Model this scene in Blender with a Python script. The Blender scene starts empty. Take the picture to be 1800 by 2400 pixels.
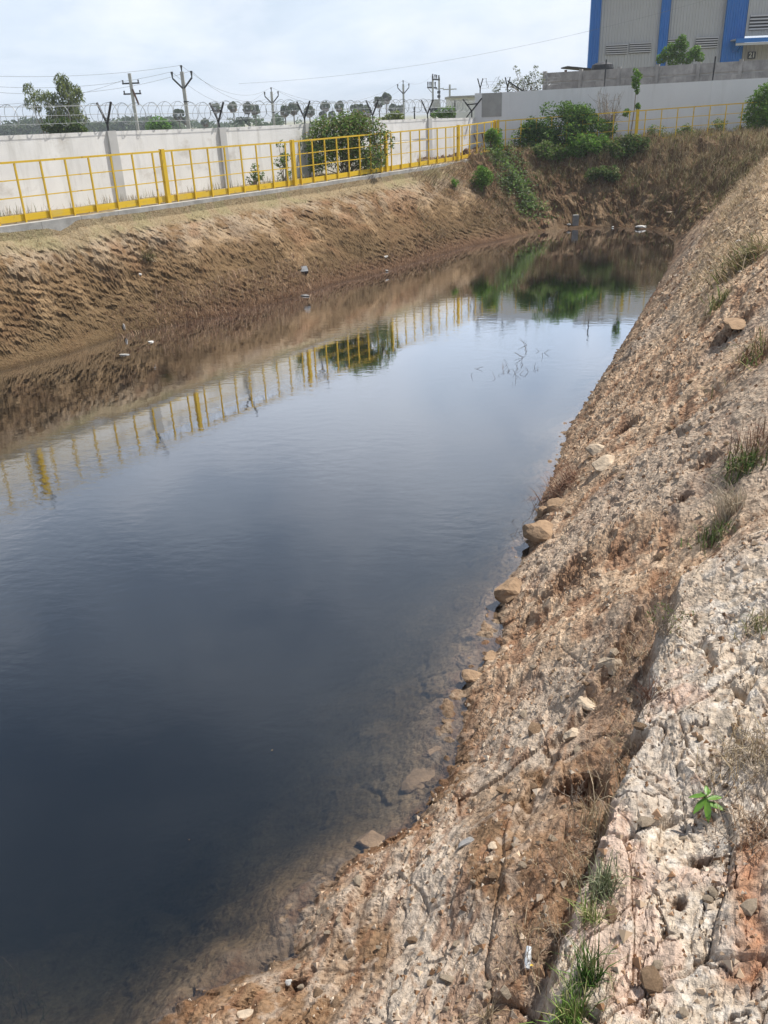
import bpy, math, random
import numpy as np
from mathutils import Vector, Matrix

# ------------------------------------------------------------------ camera, sky, sun, exposure
SC = bpy.context.scene
COL = SC.collection
FPX, PITCH, ROLL, EYE = 1950.0, math.radians(25.5), math.radians(2.43), 4.14
cd = bpy.data.cameras.new('camera')
cam = bpy.data.objects.new('camera', cd)
COL.objects.link(cam)
_fw = Vector((0, math.cos(PITCH), -math.sin(PITCH)))
_r0 = Vector((1, 0, 0)); _u0 = Vector((0, math.sin(PITCH), math.cos(PITCH)))
_rt = _r0 * math.cos(ROLL) - _u0 * math.sin(ROLL)
_up = _r0 * math.sin(ROLL) + _u0 * math.cos(ROLL)
cam.matrix_world = Matrix(((_rt.x, _up.x, -_fw.x, 0), (_rt.y, _up.y, -_fw.y, 0), (_rt.z, _up.z, -_fw.z, EYE), (0, 0, 0, 1)))
cd.sensor_fit = 'VERTICAL'; cd.sensor_height = 24.0; cd.lens = 24.0 * FPX / 2400.0
cd.clip_start = 0.05; cd.clip_end = 9000
SC.camera = cam
SUN_EL, SUN_AZ = math.radians(60), math.radians(64)      # azimuth clockwise from +Y
sd_ = Vector((math.sin(SUN_AZ) * math.cos(SUN_EL), math.cos(SUN_AZ) * math.cos(SUN_EL), math.sin(SUN_EL)))
sl = bpy.data.lights.new('sun', 'SUN'); sl.energy = 5.0; sl.angle = math.radians(0.6); sl.color = (1.0, 0.955, 0.89)
sun = bpy.data.objects.new('sun', sl); COL.objects.link(sun)
sun.rotation_euler = sd_.to_track_quat('Z', 'Y').to_euler(); sun.location = (30, 15, 60)

W = bpy.data.worlds.new('World'); SC.world = W; W.use_nodes = True
wn, wl = W.node_tree.nodes, W.node_tree.links
wn.clear()
def wnode(t, **k):
    n = wn.new(t)
    for a, b in k.items(): setattr(n, a, b)
    return n
w_out = wnode('ShaderNodeOutputWorld'); w_bg = wnode('ShaderNodeBackground'); w_bg.inputs['Strength'].default_value = 0.07
w_sky = wnode('ShaderNodeTexSky', sky_type='NISHITA', sun_disc=False, sun_elevation=SUN_EL, sun_rotation=SUN_AZ)
w_sky.air_density = 1.0; w_sky.dust_density = 1.6; w_sky.ozone_density = 1.2; w_sky.altitude = 20
w_tc = wnode('ShaderNodeTexCoord'); w_sx = wnode('ShaderNodeSeparateXYZ')
wl.new(w_tc.outputs['Generated'], w_sx.inputs[0])
def wmath(op, a, b=None, c=False):
    n = wnode('ShaderNodeMath', operation=op, use_clamp=c)
    for i, v in enumerate((a, b)):
        if v is None: continue
        if isinstance(v, (int, float)): n.inputs[i].default_value = v
        else: wl.new(v, n.inputs[i])
    return n.outputs[0]
zc_ = wmath('ADD', wmath('MAXIMUM', w_sx.outputs[2], 0.0), 0.16)
cu = wmath('DIVIDE', w_sx.outputs[0], zc_); cv = wmath('DIVIDE', w_sx.outputs[1], zc_)
w_cx = wnode('ShaderNodeCombineXYZ'); wl.new(cu, w_cx.inputs[0]); wl.new(cv, w_cx.inputs[1])
w_n1 = wnode('ShaderNodeTexNoise'); w_n1.inputs['Scale'].default_value = 0.75; w_n1.inputs['Detail'].default_value = 7; w_n1.inputs['Roughness'].default_value = 0.55; w_n1.inputs['Distortion'].default_value = 0.4
wl.new(w_cx.outputs[0], w_n1.inputs['Vector'])
w_r1 = wnode('ShaderNodeValToRGB'); w_r1.color_ramp.elements[0].position = 0.36; w_r1.color_ramp.elements[1].position = 0.60
wl.new(w_n1.outputs['Fac'], w_r1.inputs['Fac'])
w_mp = wnode('ShaderNodeMapping'); w_mp.inputs['Scale'].default_value = (4.2, 4.2, 7.5); w_mp.inputs['Location'].default_value = (1.3, 0.4, 0.0)
wl.new(w_tc.outputs['Generated'], w_mp.inputs['Vector'])
w_n2 = wnode('ShaderNodeTexNoise'); w_n2.inputs['Scale'].default_value = 1.0; w_n2.inputs['Detail'].default_value = 8; w_n2.inputs['Roughness'].default_value = 0.52
wl.new(w_mp.outputs[0], w_n2.inputs['Vector'])
w_r2 = wnode('ShaderNodeValToRGB'); w_r2.color_ramp.elements[0].position = 0.47; w_r2.color_ramp.elements[1].position = 0.60
wl.new(w_n2.outputs['Fac'], w_r2.inputs['Fac'])
low = wmath('SUBTRACT', 1.0, wmath('DIVIDE', wmath('MAXIMUM', w_sx.outputs[2], 0.0), 0.75), True)
low2 = wmath('SUBTRACT', 1.0, wmath('DIVIDE', wmath('SUBTRACT', w_sx.outputs[2], 0.40), 0.5), True)
c2 = wmath('MULTIPLY', wmath('MULTIPLY', w_r2.outputs[0], low), 0.55)
hz = wmath('MULTIPLY', wmath('POWER', low, 1.6), 0.85)
w_m0 = wnode('ShaderNodeMix', data_type='RGBA'); wl.new(hz, w_m0.inputs['Factor']); wl.new(w_sky.outputs[0], w_m0.inputs['A']); w_m0.inputs['B'].default_value = (8.4, 10.1, 12.4, 1)
w_m1 = wnode('ShaderNodeMix', data_type='RGBA'); wl.new(wmath('MULTIPLY', wmath('MULTIPLY', w_r1.outputs[0], 0.72), low2), w_m1.inputs['Factor']); wl.new(w_m0.outputs['Result'], w_m1.inputs['A']); w_m1.inputs['B'].default_value = (10.3, 11.3, 12.7, 1)
w_m2 = wnode('ShaderNodeMix', data_type='RGBA'); wl.new(c2, w_m2.inputs['Factor']); wl.new(w_m1.outputs['Result'], w_m2.inputs['A']); w_m2.inputs['B'].default_value = (12.5, 12.7, 13.4, 1)
wl.new(w_m2.outputs['Result'], w_bg.inputs['Color']); wl.new(w_bg.outputs[0], w_out.inputs['Surface'])

SC.view_settings.view_transform = 'Standard'; SC.view_settings.look = 'None'
SC.view_settings.exposure = 0.38; SC.view_settings.gamma = 1.0; SC.view_settings.use_curve_mapping = False
SC.render.engine = 'CYCLES'
cy = SC.cycles
cy.use_denoising = True; cy.max_bounces = 8; cy.transparent_max_bounces = 16; cy.volume_bounces = 0
cy.caustics_reflective = False; cy.caustics_refractive = False; cy.sample_clamp_indirect = 6.0

# ------------------------------------------------------------------ helpers
def ray(x, y):
    dx = x - 900.; dy = y - 1200.
    v = dy * math.cos(ROLL) + dx * math.sin(ROLL); u = dx * math.cos(ROLL) - dy * math.sin(ROLL)
    return np.array([u, FPX * math.cos(PITCH) - v * math.sin(PITCH), -FPX * math.sin(PITCH) - v * math.cos(PITCH)]) / FPX
def at(x, y, Y):                      # point seen at photo pixel (x, y) at ground distance Y in front
    d = ray(x, y); return d * (Y / d[1]) + np.array([0, 0, EYE])
def atz(x, y, z=0.):
    d = ray(x, y); return d * ((z - EYE) / d[2]) + np.array([0, 0, EYE])

def tag(o, label=None, cat=None, group=None, kind=None):
    if label: o['label'] = label
    if cat: o['category'] = cat
    if group: o['group'] = group
    if kind: o['kind'] = kind
    return o
def thing(name, label, cat, loc=(0, 0, 0), group=None):
    o = bpy.data.objects.new(name, None); COL.objects.link(o); o.location = [float(c) for c in loc]; o.empty_display_size = 0.2
    return tag(o, label, cat, group)
def wloc(o):
    v = np.zeros(3)
    while o is not None: v = v + np.array(o.location); o = o.parent
    return v
def mesh_np(name, V, faces, mat, parent=None, world=True, smooth=False, colors=None):
    """faces: list of integer arrays (n,3) or (n,4)"""
    V = np.asarray(V, dtype=np.float64)
    if parent is not None and world: V = V - wloc(parent)
    me = bpy.data.meshes.new(name)
    faces = [np.asarray(f, dtype=np.int32) for f in faces if len(f)]
    nl = sum(f.size for f in faces); npoly = sum(len(f) for f in faces)
    me.vertices.add(len(V)); me.vertices.foreach_set('co', V.astype(np.float32).ravel())
    me.loops.add(nl); me.loops.foreach_set('vertex_index', np.concatenate([f.ravel() for f in faces]))
    me.polygons.add(npoly)
    tot = np.concatenate([np.full(len(f), f.shape[1], np.int32) for f in faces])
    st = np.concatenate([[0], np.cumsum(tot)[:-1]]).astype(np.int32)
    me.polygons.foreach_set('loop_start', st)
    me.polygons.foreach_set('use_smooth', np.full(npoly, bool(smooth)))
    me.update(calc_edges=True)
    if colors is not None:
        a = me.color_attributes.new('Col', 'FLOAT_COLOR', 'POINT')
        c = np.ones((len(V), 4), np.float32); c[:, :colors.shape[1]] = colors; a.data.foreach_set('color', c.ravel())
    me.validate()
    if mat: me.materials.append(mat)
    o = bpy.data.objects.new(name, me); COL.objects.link(o)
    if parent is not None: o.parent = parent
    return o
class MB:
    def __init__(s): s.V = []; s.Q = []; s.T = []; s.n = 0
    def add(s, V, Q=(), T=()):
        V = np.asarray(V, float).reshape(-1, 3)
        if len(Q): s.Q.append(np.asarray(Q, int) + s.n)
        if len(T): s.T.append(np.asarray(T, int) + s.n)
        s.V.append(V); s.n += len(V); return s
    def box(s, c, size, ax=None):
        """ax: 3x3 rows are local axes"""
        c = np.asarray(c, float); h = np.asarray(size, float) / 2
        ax = np.eye(3) if ax is None else np.asarray(ax, float)
        P = np.array([[i, j, k] for k in (-1, 1) for j in (-1, 1) for i in (-1, 1)], float) * h
        return s.add(P @ ax + c, [[0, 2, 3, 1], [4, 5, 7, 6], [0, 1, 5, 4], [2, 6, 7, 3], [0, 4, 6, 2], [1, 3, 7, 5]])
    def beam(s, a, b, w, h):
        a = np.asarray(a, float); b = np.asarray(b, float); z = b - a; L = np.linalg.norm(z); z = z / L
        up = np.array([0, 0, 1.]) if abs(z[2]) < .9 else np.array([0, 1., 0])
        x = np.cross(up, z); x /= np.linalg.norm(x); y = np.cross(z, x)
        return s.box((a + b) / 2, (w, h, L), [x, y, z])
    def tube(s, pts, r, n=6, cap=True):
        P = np.asarray(pts, float); m = len(P); r = np.broadcast_to(np.asarray(r, float), (m,))
        T = np.gradient(P, axis=0); T /= np.linalg.norm(T, axis=1)[:, None] + 1e-12
        up = np.array([0, 0, 1.]) if abs(T[0][2]) < .9 else np.array([1., 0, 0])
        X = np.cross(T, up); bad = np.linalg.norm(X, axis=1) < 1e-3
        X[bad] = np.cross(T[bad], [0, 1., .3]); X /= np.linalg.norm(X, axis=1)[:, None]; Y = np.cross(T, X)
        a = np.arange(n) * 2 * math.pi / n
        V = P[:, None, :] + r[:, None, None] * (np.cos(a)[None, :, None] * X[:, None, :] + np.sin(a)[None, :, None] * Y[:, None, :])
        i = np.arange(m - 1)[:, None] * n; j = np.arange(n)[None, :]; k = (np.arange(n)[None, :] + 1) % n
        Q = np.stack([i + j, i + k, i + n + k, i + n + j], -1).reshape(-1, 4)
        T_ = []
        if cap:
            T_ = [[0, q + 1, q] for q in range(1, n - 1)] + [[(m - 1) * n, (m - 1) * n + q, (m - 1) * n + q + 1] for q in range(1, n - 1)]
        return s.add(V.reshape(-1, 3), Q, T_)
    def build(s, name, mat, parent=None, world=True, smooth=False):
        F = []
        if s.Q: F.append(np.concatenate(s.Q))
        if s.T: F.append(np.concatenate(s.T))
        return mesh_np(name, np.concatenate(s.V), F, mat, parent, world, smooth)
_unit = {}
def unit_box(mat):
    if mat.name not in _unit:
        o = MB().box((0, 0, 0), (1, 1, 1)).build('box', mat); _unit[mat.name] = o.data; bpy.data.objects.remove(o)
    return _unit[mat.name]
def beam_part(name, parent, a, b, w, h, mat):
    """child beam from a to b (world), sharing one unit mesh"""
    a = Vector([float(q) for q in a]); b = Vector([float(q) for q in b]); z = b - a; L = z.length; z.normalize()
    up = Vector((0, 0, 1)) if abs(z.z) < .9 else Vector((0, 1, 0))
    if abs(z.z) >= .9 and hasattr(parent, 'get') and parent.get('dirx') is not None: up = Vector((-parent['diry'], parent['dirx'], 0))
    x = up.cross(z).normalized(); y = z.cross(x)
    o = bpy.data.objects.new(name, unit_box(mat)); COL.objects.link(o); o.parent = parent
    c = (a + b) / 2 - Vector([float(q) for q in wloc(parent)])
    o.matrix_local = Matrix(((x.x * w, y.x * h, z.x * L, c.x), (x.y * w, y.y * h, z.y * L, c.y), (x.z * w, y.z * h, z.z * L, c.z), (0, 0, 0, 1)))
    return o
def copy_tree(o, parent=None):
    c = o.copy(); COL.objects.link(c)
    if parent is not None: c.parent = parent
    for ch in list(o.children): copy_tree(ch, c)
    return c

# ------------------------------------------------------------------ noise
def _h(ix, iy, seed):
    h = (ix.astype(np.int64) * 374761393 + iy.astype(np.int64) * 668265263 + seed * 1274126177) & 0xffffffff
    h = ((h ^ (h >> 13)) * 1103515245) & 0xffffffff
    h = ((h ^ (h >> 15)) * 668265263) & 0xffffffff
    return ((h ^ (h >> 16)) & 0xffffff) / float(0xffffff)
def vn(x, y, seed=0):
    xi = np.floor(x); yi = np.floor(y); fx = x - xi; fy = y - yi
    fx = fx * fx * fx * (fx * (fx * 6 - 15) + 10); fy = fy * fy * fy * (fy * (fy * 6 - 15) + 10)
    a = _h(xi, yi, seed); b = _h(xi + 1, yi, seed); c = _h(xi, yi + 1, seed); d = _h(xi + 1, yi + 1, seed)
    return (a + (b - a) * fx) * (1 - fy) + (c + (d - c) * fx) * fy
def fbm(x, y, seed=0, o=4, g=.5):
    s = 0; a = 1.; t = 0
    for i in range(o):
        s = s + a * vn(x, y, seed + i * 17); t += a; a *= g
        x, y = x * 1.63 + y * 1.2 + 3.1, y * 1.63 - x * 1.2 + 7.7
    return s / t
def ridged(x, y, seed=0, o=3, g=.5):
    s = 0; a = 1.; t = 0
    for i in range(o):
        s = s + a * (1 - np.abs(2 * vn(x, y, seed + i * 13) - 1)); t += a; a *= g
        x, y = x * 2.03 + 5.2, y * 2.03 + 1.3
    return s / t
def worley(x, y, seed=0):
    xi = np.floor(x); yi = np.floor(y); f1 = np.full(np.shape(x), 9.); cid = np.zeros(np.shape(x)); f2 = f1.copy()
    for i in (-1, 0, 1):
        for j in (-1, 0, 1):
            cx = xi + i; cy_ = yi + j
            px = cx + _h(cx, cy_, seed); py = cy_ + _h(cx, cy_, seed + 7)
            d = np.hypot(px - x, py - y); m = d < f1
            f2 = np.where(m, f1, np.minimum(f2, d)); cid = np.where(m, _h(cx, cy_, seed + 19), cid); f1 = np.where(m, d, f1)
    return f1, f2, cid
def facet(x, y, seed, tilt=.5):
    """angular broken surface: every cell a randomly tilted plane"""
    xi = np.floor(x); yi = np.floor(y); f1 = np.full(np.shape(x), 9.); out = np.zeros(np.shape(x))
    for i in (-1, 0, 1):
        for j in (-1, 0, 1):
            cx = xi + i; cy_ = yi + j
            dx = x - (cx + _h(cx, cy_, seed)); dy = y - (cy_ + _h(cx, cy_, seed + 7)); d = dx * dx + dy * dy; m = d < f1
            h = (_h(cx, cy_, seed + 11) - .5) + tilt * 2 * ((_h(cx, cy_, seed + 13) - .5) * dx + (_h(cx, cy_, seed + 17) - .5) * dy)
            out = np.where(m, h, out); f1 = np.where(m, d, f1)
    return out
def sst(a, b, x):
    t = np.clip((x - a) / (b - a), 0, 1); return t * t * (3 - 2 * t)

# ------------------------------------------------------------------ terrain shape
# fence line on the left and its frame
FA = np.array([-5., 22.]); FD = np.array([3.32 + 5, 33.8 - 22.]); FD /= np.linalg.norm(FD); FN = np.array([-FD[1], FD[0]])
E = np.array([.378, .926]); EN = np.array([.926, -.378]); E0 = np.array([.92, 5.95])
# water edge: x, y, slope, slope under water, region (0 left, 1 end, 2 right, 3 near)
POLY = np.array([
 (-13.5, 6.0, 1.5, .8, 0), (-10.6, 10.6, 1.5, .8, 0), (-7.22, 15.65, 1.75, .9, 0), (-6.31, 16.75, 1.7, .7, 0), (-5.5, 18.3, 1.6, .22, 0), (-4.5, 19.2, 1.4, .12, 0), (-3.43, 19.9, 1.25, .14, 0),
 (-2.74, 20.88, 1.2, .3, 0), (-1.96, 21.85, 1.2, .6, 0), (-1.14, 23.3, 1.2, .6, 0), (.29, 24.9, 1.15, .6, 0), (1.69, 27.1, 1.1, .6, 0), (3.27, 29.3, 1.1, .6, 0),
 (4.57, 30.4, 1.0, .5, 0.3), (5.96, 32.0, .85, .4, .8), (7.4, 32.75, .85, .4, 1), (9.0, 32.6, .85, .4, 1), (10.2, 31.4, .85, .5, 1), (10.2, 29.2, .85, .6, 1.4),
 (8.99, 25.59, 1.2, .7, 2), (7.86, 22.89, 1.25, .7, 2), (5.72, 18.01, 1.22, .7, 2), (3.93, 13.95, 1.1, .7, 2), (2.65, 11.09, .97, .6, 2), (2.19, 9.72, .9, .55, 2), (1.81, 8.73, .88, .5, 2),
 (1.45, 7.52, .85, .45, 2), (1.06, 6.78, .82, .45, 2), (.95, 5.95, .8, .45, 2.2), (.6, 5.43, .78, .45, 2.4), (.54, 5.02, .76, .48, 2.6), (.4, 4.48, .74, .5, 2.8), (.08, 3.95, .7, .5, 3), (-.28, 3.73, .7, .52, 3),
 (-.57, 3.35, .66, .55, 3), (-.59, 3.08, .6, .55, 3), (-.79, 2.99, .5, .55, 3), (-1.18, 2.86, .4, .6, 3), (-1.3, 2.66, .4, .6, 3), (-2.0, 2.2, .4, .6, 3), (-3.2, 1.8, .4, .2, 3), (-6, .9, .5, .3, 3), (-11.5, 1.2, .8, .5, 3)])
def pond(x, y):
    n = len(POLY); best = np.full(x.shape, 1e9); attr = [np.zeros(x.shape) for _ in range(3)]; wsum = np.zeros(x.shape); inside = np.zeros(x.shape, bool)
    for i in range(n):
        a = POLY[i]; b = POLY[(i + 1) % n]; ex, ey = b[0] - a[0], b[1] - a[1]; L2 = ex * ex + ey * ey
        t = np.clip(((x - a[0]) * ex + (y - a[1]) * ey) / L2, 0, 1)
        d2 = (a[0] + t * ex - x) ** 2 + (a[1] + t * ey - y) ** 2; m = d2 < best
        best = np.where(m, d2, best); w = math.sqrt(L2) / (d2 + .03) ** 2; wsum += w
        for k in range(3): attr[k] += w * (a[2 + k] + t * (b[2 + k] - a[2 + k]))
        c = ((a[1] > y) != (b[1] > y))
        if abs(ey) > 1e-9: inside ^= c & (x < a[0] + (y - a[1]) * ex / ey)
    d = np.sqrt(best); return np.where(inside, -d, d), attr[0] / wsum, attr[1] / wsum, attr[2] / wsum
def zground(x, y):
    return 2.37 + .012 * np.clip(y - 26, 0, 14) + .03 * np.clip(x - 3, 0, 14)
def base_height(x, y):
    d, s, su, reg = pond(x, y)
    wob = (fbm(x * 1.3, y * 1.3, 5, 3) - .5)
    fade = np.clip(np.abs(d) / .4, 0, 1)
    d = d + wob * .22 * fade
    nd = (x - FA[0]) * FN[0] + (y - FA[1]) * FN[1]
    td = (x - FA[0]) * FD[0] + (y - FA[1]) * FD[1]
    zg = zground(x, y)
    leftm = 1 - sst(.2, .7, reg)
    zg = zg - leftm * (.24 * sst(-.26, -.34, nd) + .36 * np.clip((-nd - .34) / .6, 0, 1.5))
    up = s * np.maximum(d, 0)
    k = .16
    hh = np.clip(.5 + .5 * (zg - up) / k, 0, 1)
    land = zg * (1 - hh) + up * hh - k * hh * (1 - hh)
    water = -np.minimum(su * np.maximum(-d, 0), 1.5 - .3 * np.exp(-np.maximum(-d, 0)))
    shelf = np.exp(-np.maximum(-d, 0) / .7)
    z = np.where(d >= 0, land, water)
    beyond = sst(5.5, 8.5, nd) * leftm
    z = z - 2.2 * beyond - 2.2 * sst(41.5, 44.5, y)
    return z, d, reg, nd, td
def hit0(px, py, fn=None):
    r = ray(px, py); k = np.concatenate([np.linspace(.8, 12, 1600), np.linspace(12, 55, 1500)])
    P = r[None, :] * k[:, None] + np.array([0, 0, EYE])
    h = (fn or (lambda a, b: base_height(a, b)[0]))(P[:, 0], P[:, 1])
    i = np.argmax(P[:, 2] < h); i = max(i, 1)
    f0 = P[i - 1, 2] - h[i - 1]; f1 = P[i, 2] - h[i]; t = f0 / (f0 - f1 + 1e-12)
    return P[i - 1] * (1 - t) + P[i] * t
def polyline(pix):
    return np.array([hit0(*p)[:2] for p in pix])
def pl_dist(x, y, L):
    best = np.full(x.shape, 1e9); sd = np.zeros(x.shape); tt = np.zeros(x.shape)
    for i in range(len(L) - 1):
        ax, ay = L[i]; ex, ey = L[i + 1] - L[i]; L2 = ex * ex + ey * ey
        t = np.clip(((x - ax) * ex + (y - ay) * ey) / L2, 0, 1); d2 = (ax + t * ex - x) ** 2 + (ay + t * ey - y) ** 2
        m = d2 < best; best = np.where(m, d2, best); cr = ex * (y - ay) - ey * (x - ax); sd = np.where(m, -np.sign(cr), sd); tt = np.where(m, (i + t) / (len(L) - 1), tt)
    return np.sqrt(best) * sd, tt
CRACK = polyline([(1265, 2460), (1300, 2330), (1325, 2220), (1350, 2140), (1400, 2040), (1432, 1960), (1462, 1880), (1492, 1790), (1506, 1680), (1505, 1590), (1528, 1520), (1575, 1440), (1625, 1345), (1690, 1275), (1790, 1215), (1900, 1180)])
LEDGE2 = polyline([(1170, 1990), (1245, 1850), (1330, 1720), (1385, 1640), (1432, 1555), (1480, 1470), (1512, 1400), (1560, 1310), (1600, 1260)])
CRK3 = polyline([(1850, 1560), (1780, 1620), (1725, 1665), (1690, 1640), (1660, 1580), (1640, 1540), (1620, 1500)])
CRK4 = polyline([(1725, 1665), (1715, 1740), (1730, 1800)])
CRK5 = polyline([(1588, 1800), (1582, 1880), (1572, 1950), (1558, 2030)])
GULLY = polyline([(1770, 1990), (1755, 2080), (1745, 2160), (1735, 2260), (1725, 2330)])
HOLES = [(hit0(1640, 2050)[:2], .04, .08), (hit0(1585, 2160)[:2], .026, .06), (hit0(1352, 1860)[:2], .10, .12), (hit0(1390, 1890)[:2], .07, .08), (hit0(1470, 1000)[:2], .10, .12), (hit0(1595, 1180)[:2], .06, .09), (hit0(1270, 1415)[:2], .06, .06), (hit0(1330, 1370)[:2], .14, .07), (hit0(1350, 1330)[:2], .11, .06),
         (hit0(1655, 1095)[:2], .09, .07), (hit0(1450, 1300)[:2], .07, .05), (hit0(1720, 770)[:2], .16, .1), (hit0(690, 2315)[:2], .055, .08), (hit0(905, 1985)[:2], .03, .05)]
def terrain(x, y, color=False):
    z, d, reg, nd, td = base_height(x, y)
    dry = sst(0.0, .25, d)
    L = 1 - sst(.3, .8, reg); R = sst(1.5, 1.95, reg); N = sst(2.3, 2.9, reg); M = np.clip(1 - L - R, 0, 1)
    e = (x - E0[0]) * E[0] + (y - E0[1]) * E[1]; q = (x - E0[0]) * EN[0] + (y - E0[1]) * EN[1]
    far = sst(7, 14, np.hypot(x, y))
    # ---- broad lumps everywhere
    big = fbm(x * .9, y * .9, 11, 3) - .5
    z = z + big * .16 * dry * (1 - .7 * L)
    # ---- left cut bank : bucket-tooth marks in slanting rows
    slopeband = sst(.02, .2, d) * (1 - sst(1.45, 1.75, d)) * L
    hz_ = np.maximum(d, 0) * 1.6
    w1 = fbm(td * .8, hz_ * .8, 31, 3) - .5
    z = z + slopeband * ((fbm(td * 1.1, hz_ * 1.3, 44, 3) - .5) * .30 + (fbm(td * 3, hz_ * 3, 41, 3) - .5) * .08)
    # ---- far end
    z = z + M * dry * ((fbm(x * 2.2, y * 2.2, 51, 4, .55) - .5) * .62 + facet(x * 3.2, y * 3.2, 52, 1.2) * .12)
    # ---- right bank
    rr = np.clip(R, 0, 1) * dry
    wq = (fbm(e * .9, q * 1.6, 61, 3) - .5)
    st1 = ridged(q * 3.3 + wq * 1.8, e * .75, 63, 3)
    st2 = ridged(q * 11 + wq * 5, e * 2.6, 67, 2)
    cl = fbm(x * 9, y * 9, 71, 4, .6) - .5
    g1, g2, gid = worley(q * 8.5 + wq * 1.5, e * 5.5, 73)
    k1, k2, kid = worley(q * 17, e * 12, 79)
    pit = sst(.57, .72, fbm(q * 5.5, e * 4, 83, 3))
    amp = .62 + .38 * far
    fine = fbm(x * 21, y * 21, 76, 3, .62) - .5
    wx = (fbm(x * 7, y * 7, 75, 2) - .5) * 1.2
    fc1 = facet(q * 8 + wx, e * 2.3 + wx, 77, 1.1); fc2 = facet(q * 21 + wx * 2, e * 7, 78, 1.0)
    fmask = .35 + .65 * sst(.4, .6, fbm(x * 1.3, y * 1.3, 80, 2))
    sdc0, _t = pl_dist(x, y, CRACK); sm = 1 - .6 * sst(-.02, .06, sdc0) * (1 - sst(4.6, 6.2, np.hypot(x, y)))
    z = z + rr * fmask * sm * (1 - .5 * N) * (fc1 * .030 + fc2 * .015)
    z = z + rr * amp * (st1 * .085 - .04 + st2 * .034 * (1 - .4 * far) + sm * (cl * .05 + (.45 - k1) * .016 * (kid > .5) + fine * .026) - pit * .035 * sm)
    # ---- near rock : ledges and cracks
    sdc, tc = pl_dist(x, y, CRACK)
    wv = (fbm(x * 5, y * 5, 91, 3) - .5) * .13 + (fbm(x * 19, y * 19, 92, 2) - .5) * .045
    sdw = sdc + wv
    slab = sst(-.01, .03, sdw) * rr
    nearm = 1 - sst(4.6, 6.2, np.hypot(x, y))
    z = z + nearm * (.115 * slab * np.exp(-np.maximum(sdw, 0) / 1.3) - .06 * (.35 + .65 * sst(.4, .6, vn(tc * 17, tc * 0, 94))) * np.exp(-((sdw + .035) / .035) ** 2) * rr)
    # slab surface flatter, bedded along the crack
    bed = ridged(sdc * 9 + wq * 3, tc * 6 + e * .6, 93, 3)
    pl1, pl2, pid = worley(sdc * 3.6 + wq * 2.5 + wv * 7, e * 2.0 + wq + wv * 5, 95)
    edge = 1 - (1 - sst(.0, .05, pl2 - pl1)) * sst(.45, .6, fbm(x * 2.7, y * 2.7, 99, 2))
    fis = ridged(sdc * 22 + wq * 6, tc * 14 + e * 2.5, 100, 3)
    fs1 = facet(sdc * 5 + wq * 2 + wx * .5, e * 2.2 + wx * .6, 89, .9); fs2 = facet(sdc * 15 + wx * 2, e * 6.5 + wx, 90, .9)
    z = z + nearm * slab * (fs1 * .014 + fs2 * .005 + bed * .03 + pid * .012 - (1 - edge) * .03 - sst(.78, .95, fis) * .014 + (fbm(x * 3, y * 3, 96, 3) - .5) * .10)
    sd2, t2 = pl_dist(x, y, LEDGE2)
    s2w = sd2 + wv * 1.2 + (vn(t2 * 14, t2 * 0, 97) - .5) * .1
    endm = sst(0, .06, t2) * sst(1, .94, t2)
    led2 = endm * np.exp(-np.maximum(-s2w, 0) / .22) * sst(.035, -.01, s2w)
    z = z + nearm * rr * (.085 * led2 * (.4 + vn(t2 * 22, t2 * 0 + 3, 98)) - .05 * endm * np.exp(-((s2w - .05) / .05) ** 2))
    for Lx, wd, dp in ((CRK3, .016, .07), (CRK4, .01, .05), (CRK5, .010, .04), (GULLY, .05, .04)):
        dd, _ = pl_dist(x, y, Lx)
        z = z - dp * np.exp(-((dd + wv * .9) / wd) ** 2) * nearm * sst(.3, .55, fbm(x * 6, y * 6, 88, 2))
    for c, r, dp in HOLES:
        rr2 = np.hypot(x - c[0], y - c[1]) / r + wv * 5 + (fbm(x * 38, y * 38, 87, 2) - .5) * 1.1
        z = z - dp * np.exp(-rr2 ** 4)
    # lower pale slabs near the waterline
    fl = sst(.40, .54, fbm(q * 1.1 + 3, e * .8, 101, 3)) * N
    p1, p2, pid2 = worley(q * 2.4 + wq, e * 1.7, 103)
    z = z + N * dry * ((pid2 - .5) * .035 - .015 * (1 - sst(0, .05, p2 - p1)))
    # shoreline lumps and submerged stones
    shore = np.exp(-(d / .16) ** 2) * np.clip(R + N, 0, 1)
    u1, u2, uid = worley(x * 9 + wv * 9, y * 9, 107)
    z = z + shore * ((.03 - u1 * .075) * (uid > .45) + cl * .05)
    sub = sst(0, -.15, d) * np.clip(R + N + .4 * L, 0, 1)
    v1, v2, vid = worley(x * 2.6 + wv * 6, y * 2.6, 109)
    z = z + sub * (sst(.0, .25, v2 - v1) * .03 * (vid > .6) + (fbm(x * 5, y * 5, 111, 3) - .5) * .07 + (fbm(x * 1.2, y * 1.2, 112, 2) - .5) * .2)
    if not color: return z
    # ================= albedo
    def mixc(a, b, t): return a + (np.asarray(b) - a) * t[..., None]
    n1 = fbm(x * 2.1, y * 2.1, 121, 4); n2 = fbm(x * 11, y * 11, 123, 4, .6); n3 = fbm(x * .7, y * .7, 125, 3); n4 = fbm(q * 16, e * 5, 127, 3)
    # left bank: ochre, brown, straw-grey
    cL = np.zeros(x.shape + (3,)) + (.21, .135, .07)
    cL = mixc(cL, (.33, .225, .125), sst(.5, .68, n1)); cL = mixc(cL, (.15, .092, .05), sst(.5, .72, fbm(td * 1.7, hz_ * 2.5, 131, 4)))
    topb = sst(1.0, 2.0, z) * L
    cL = mixc(cL, (.35, .285, .205), topb * .75 * sst(.35, .6, n2 * .5 + n1 * .5)); cL = mixc(cL, (.25, .135, .07), sst(.62, .75, fbm(td * .9, hz_ * 1.2, 133, 3)) * .5)
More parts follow.
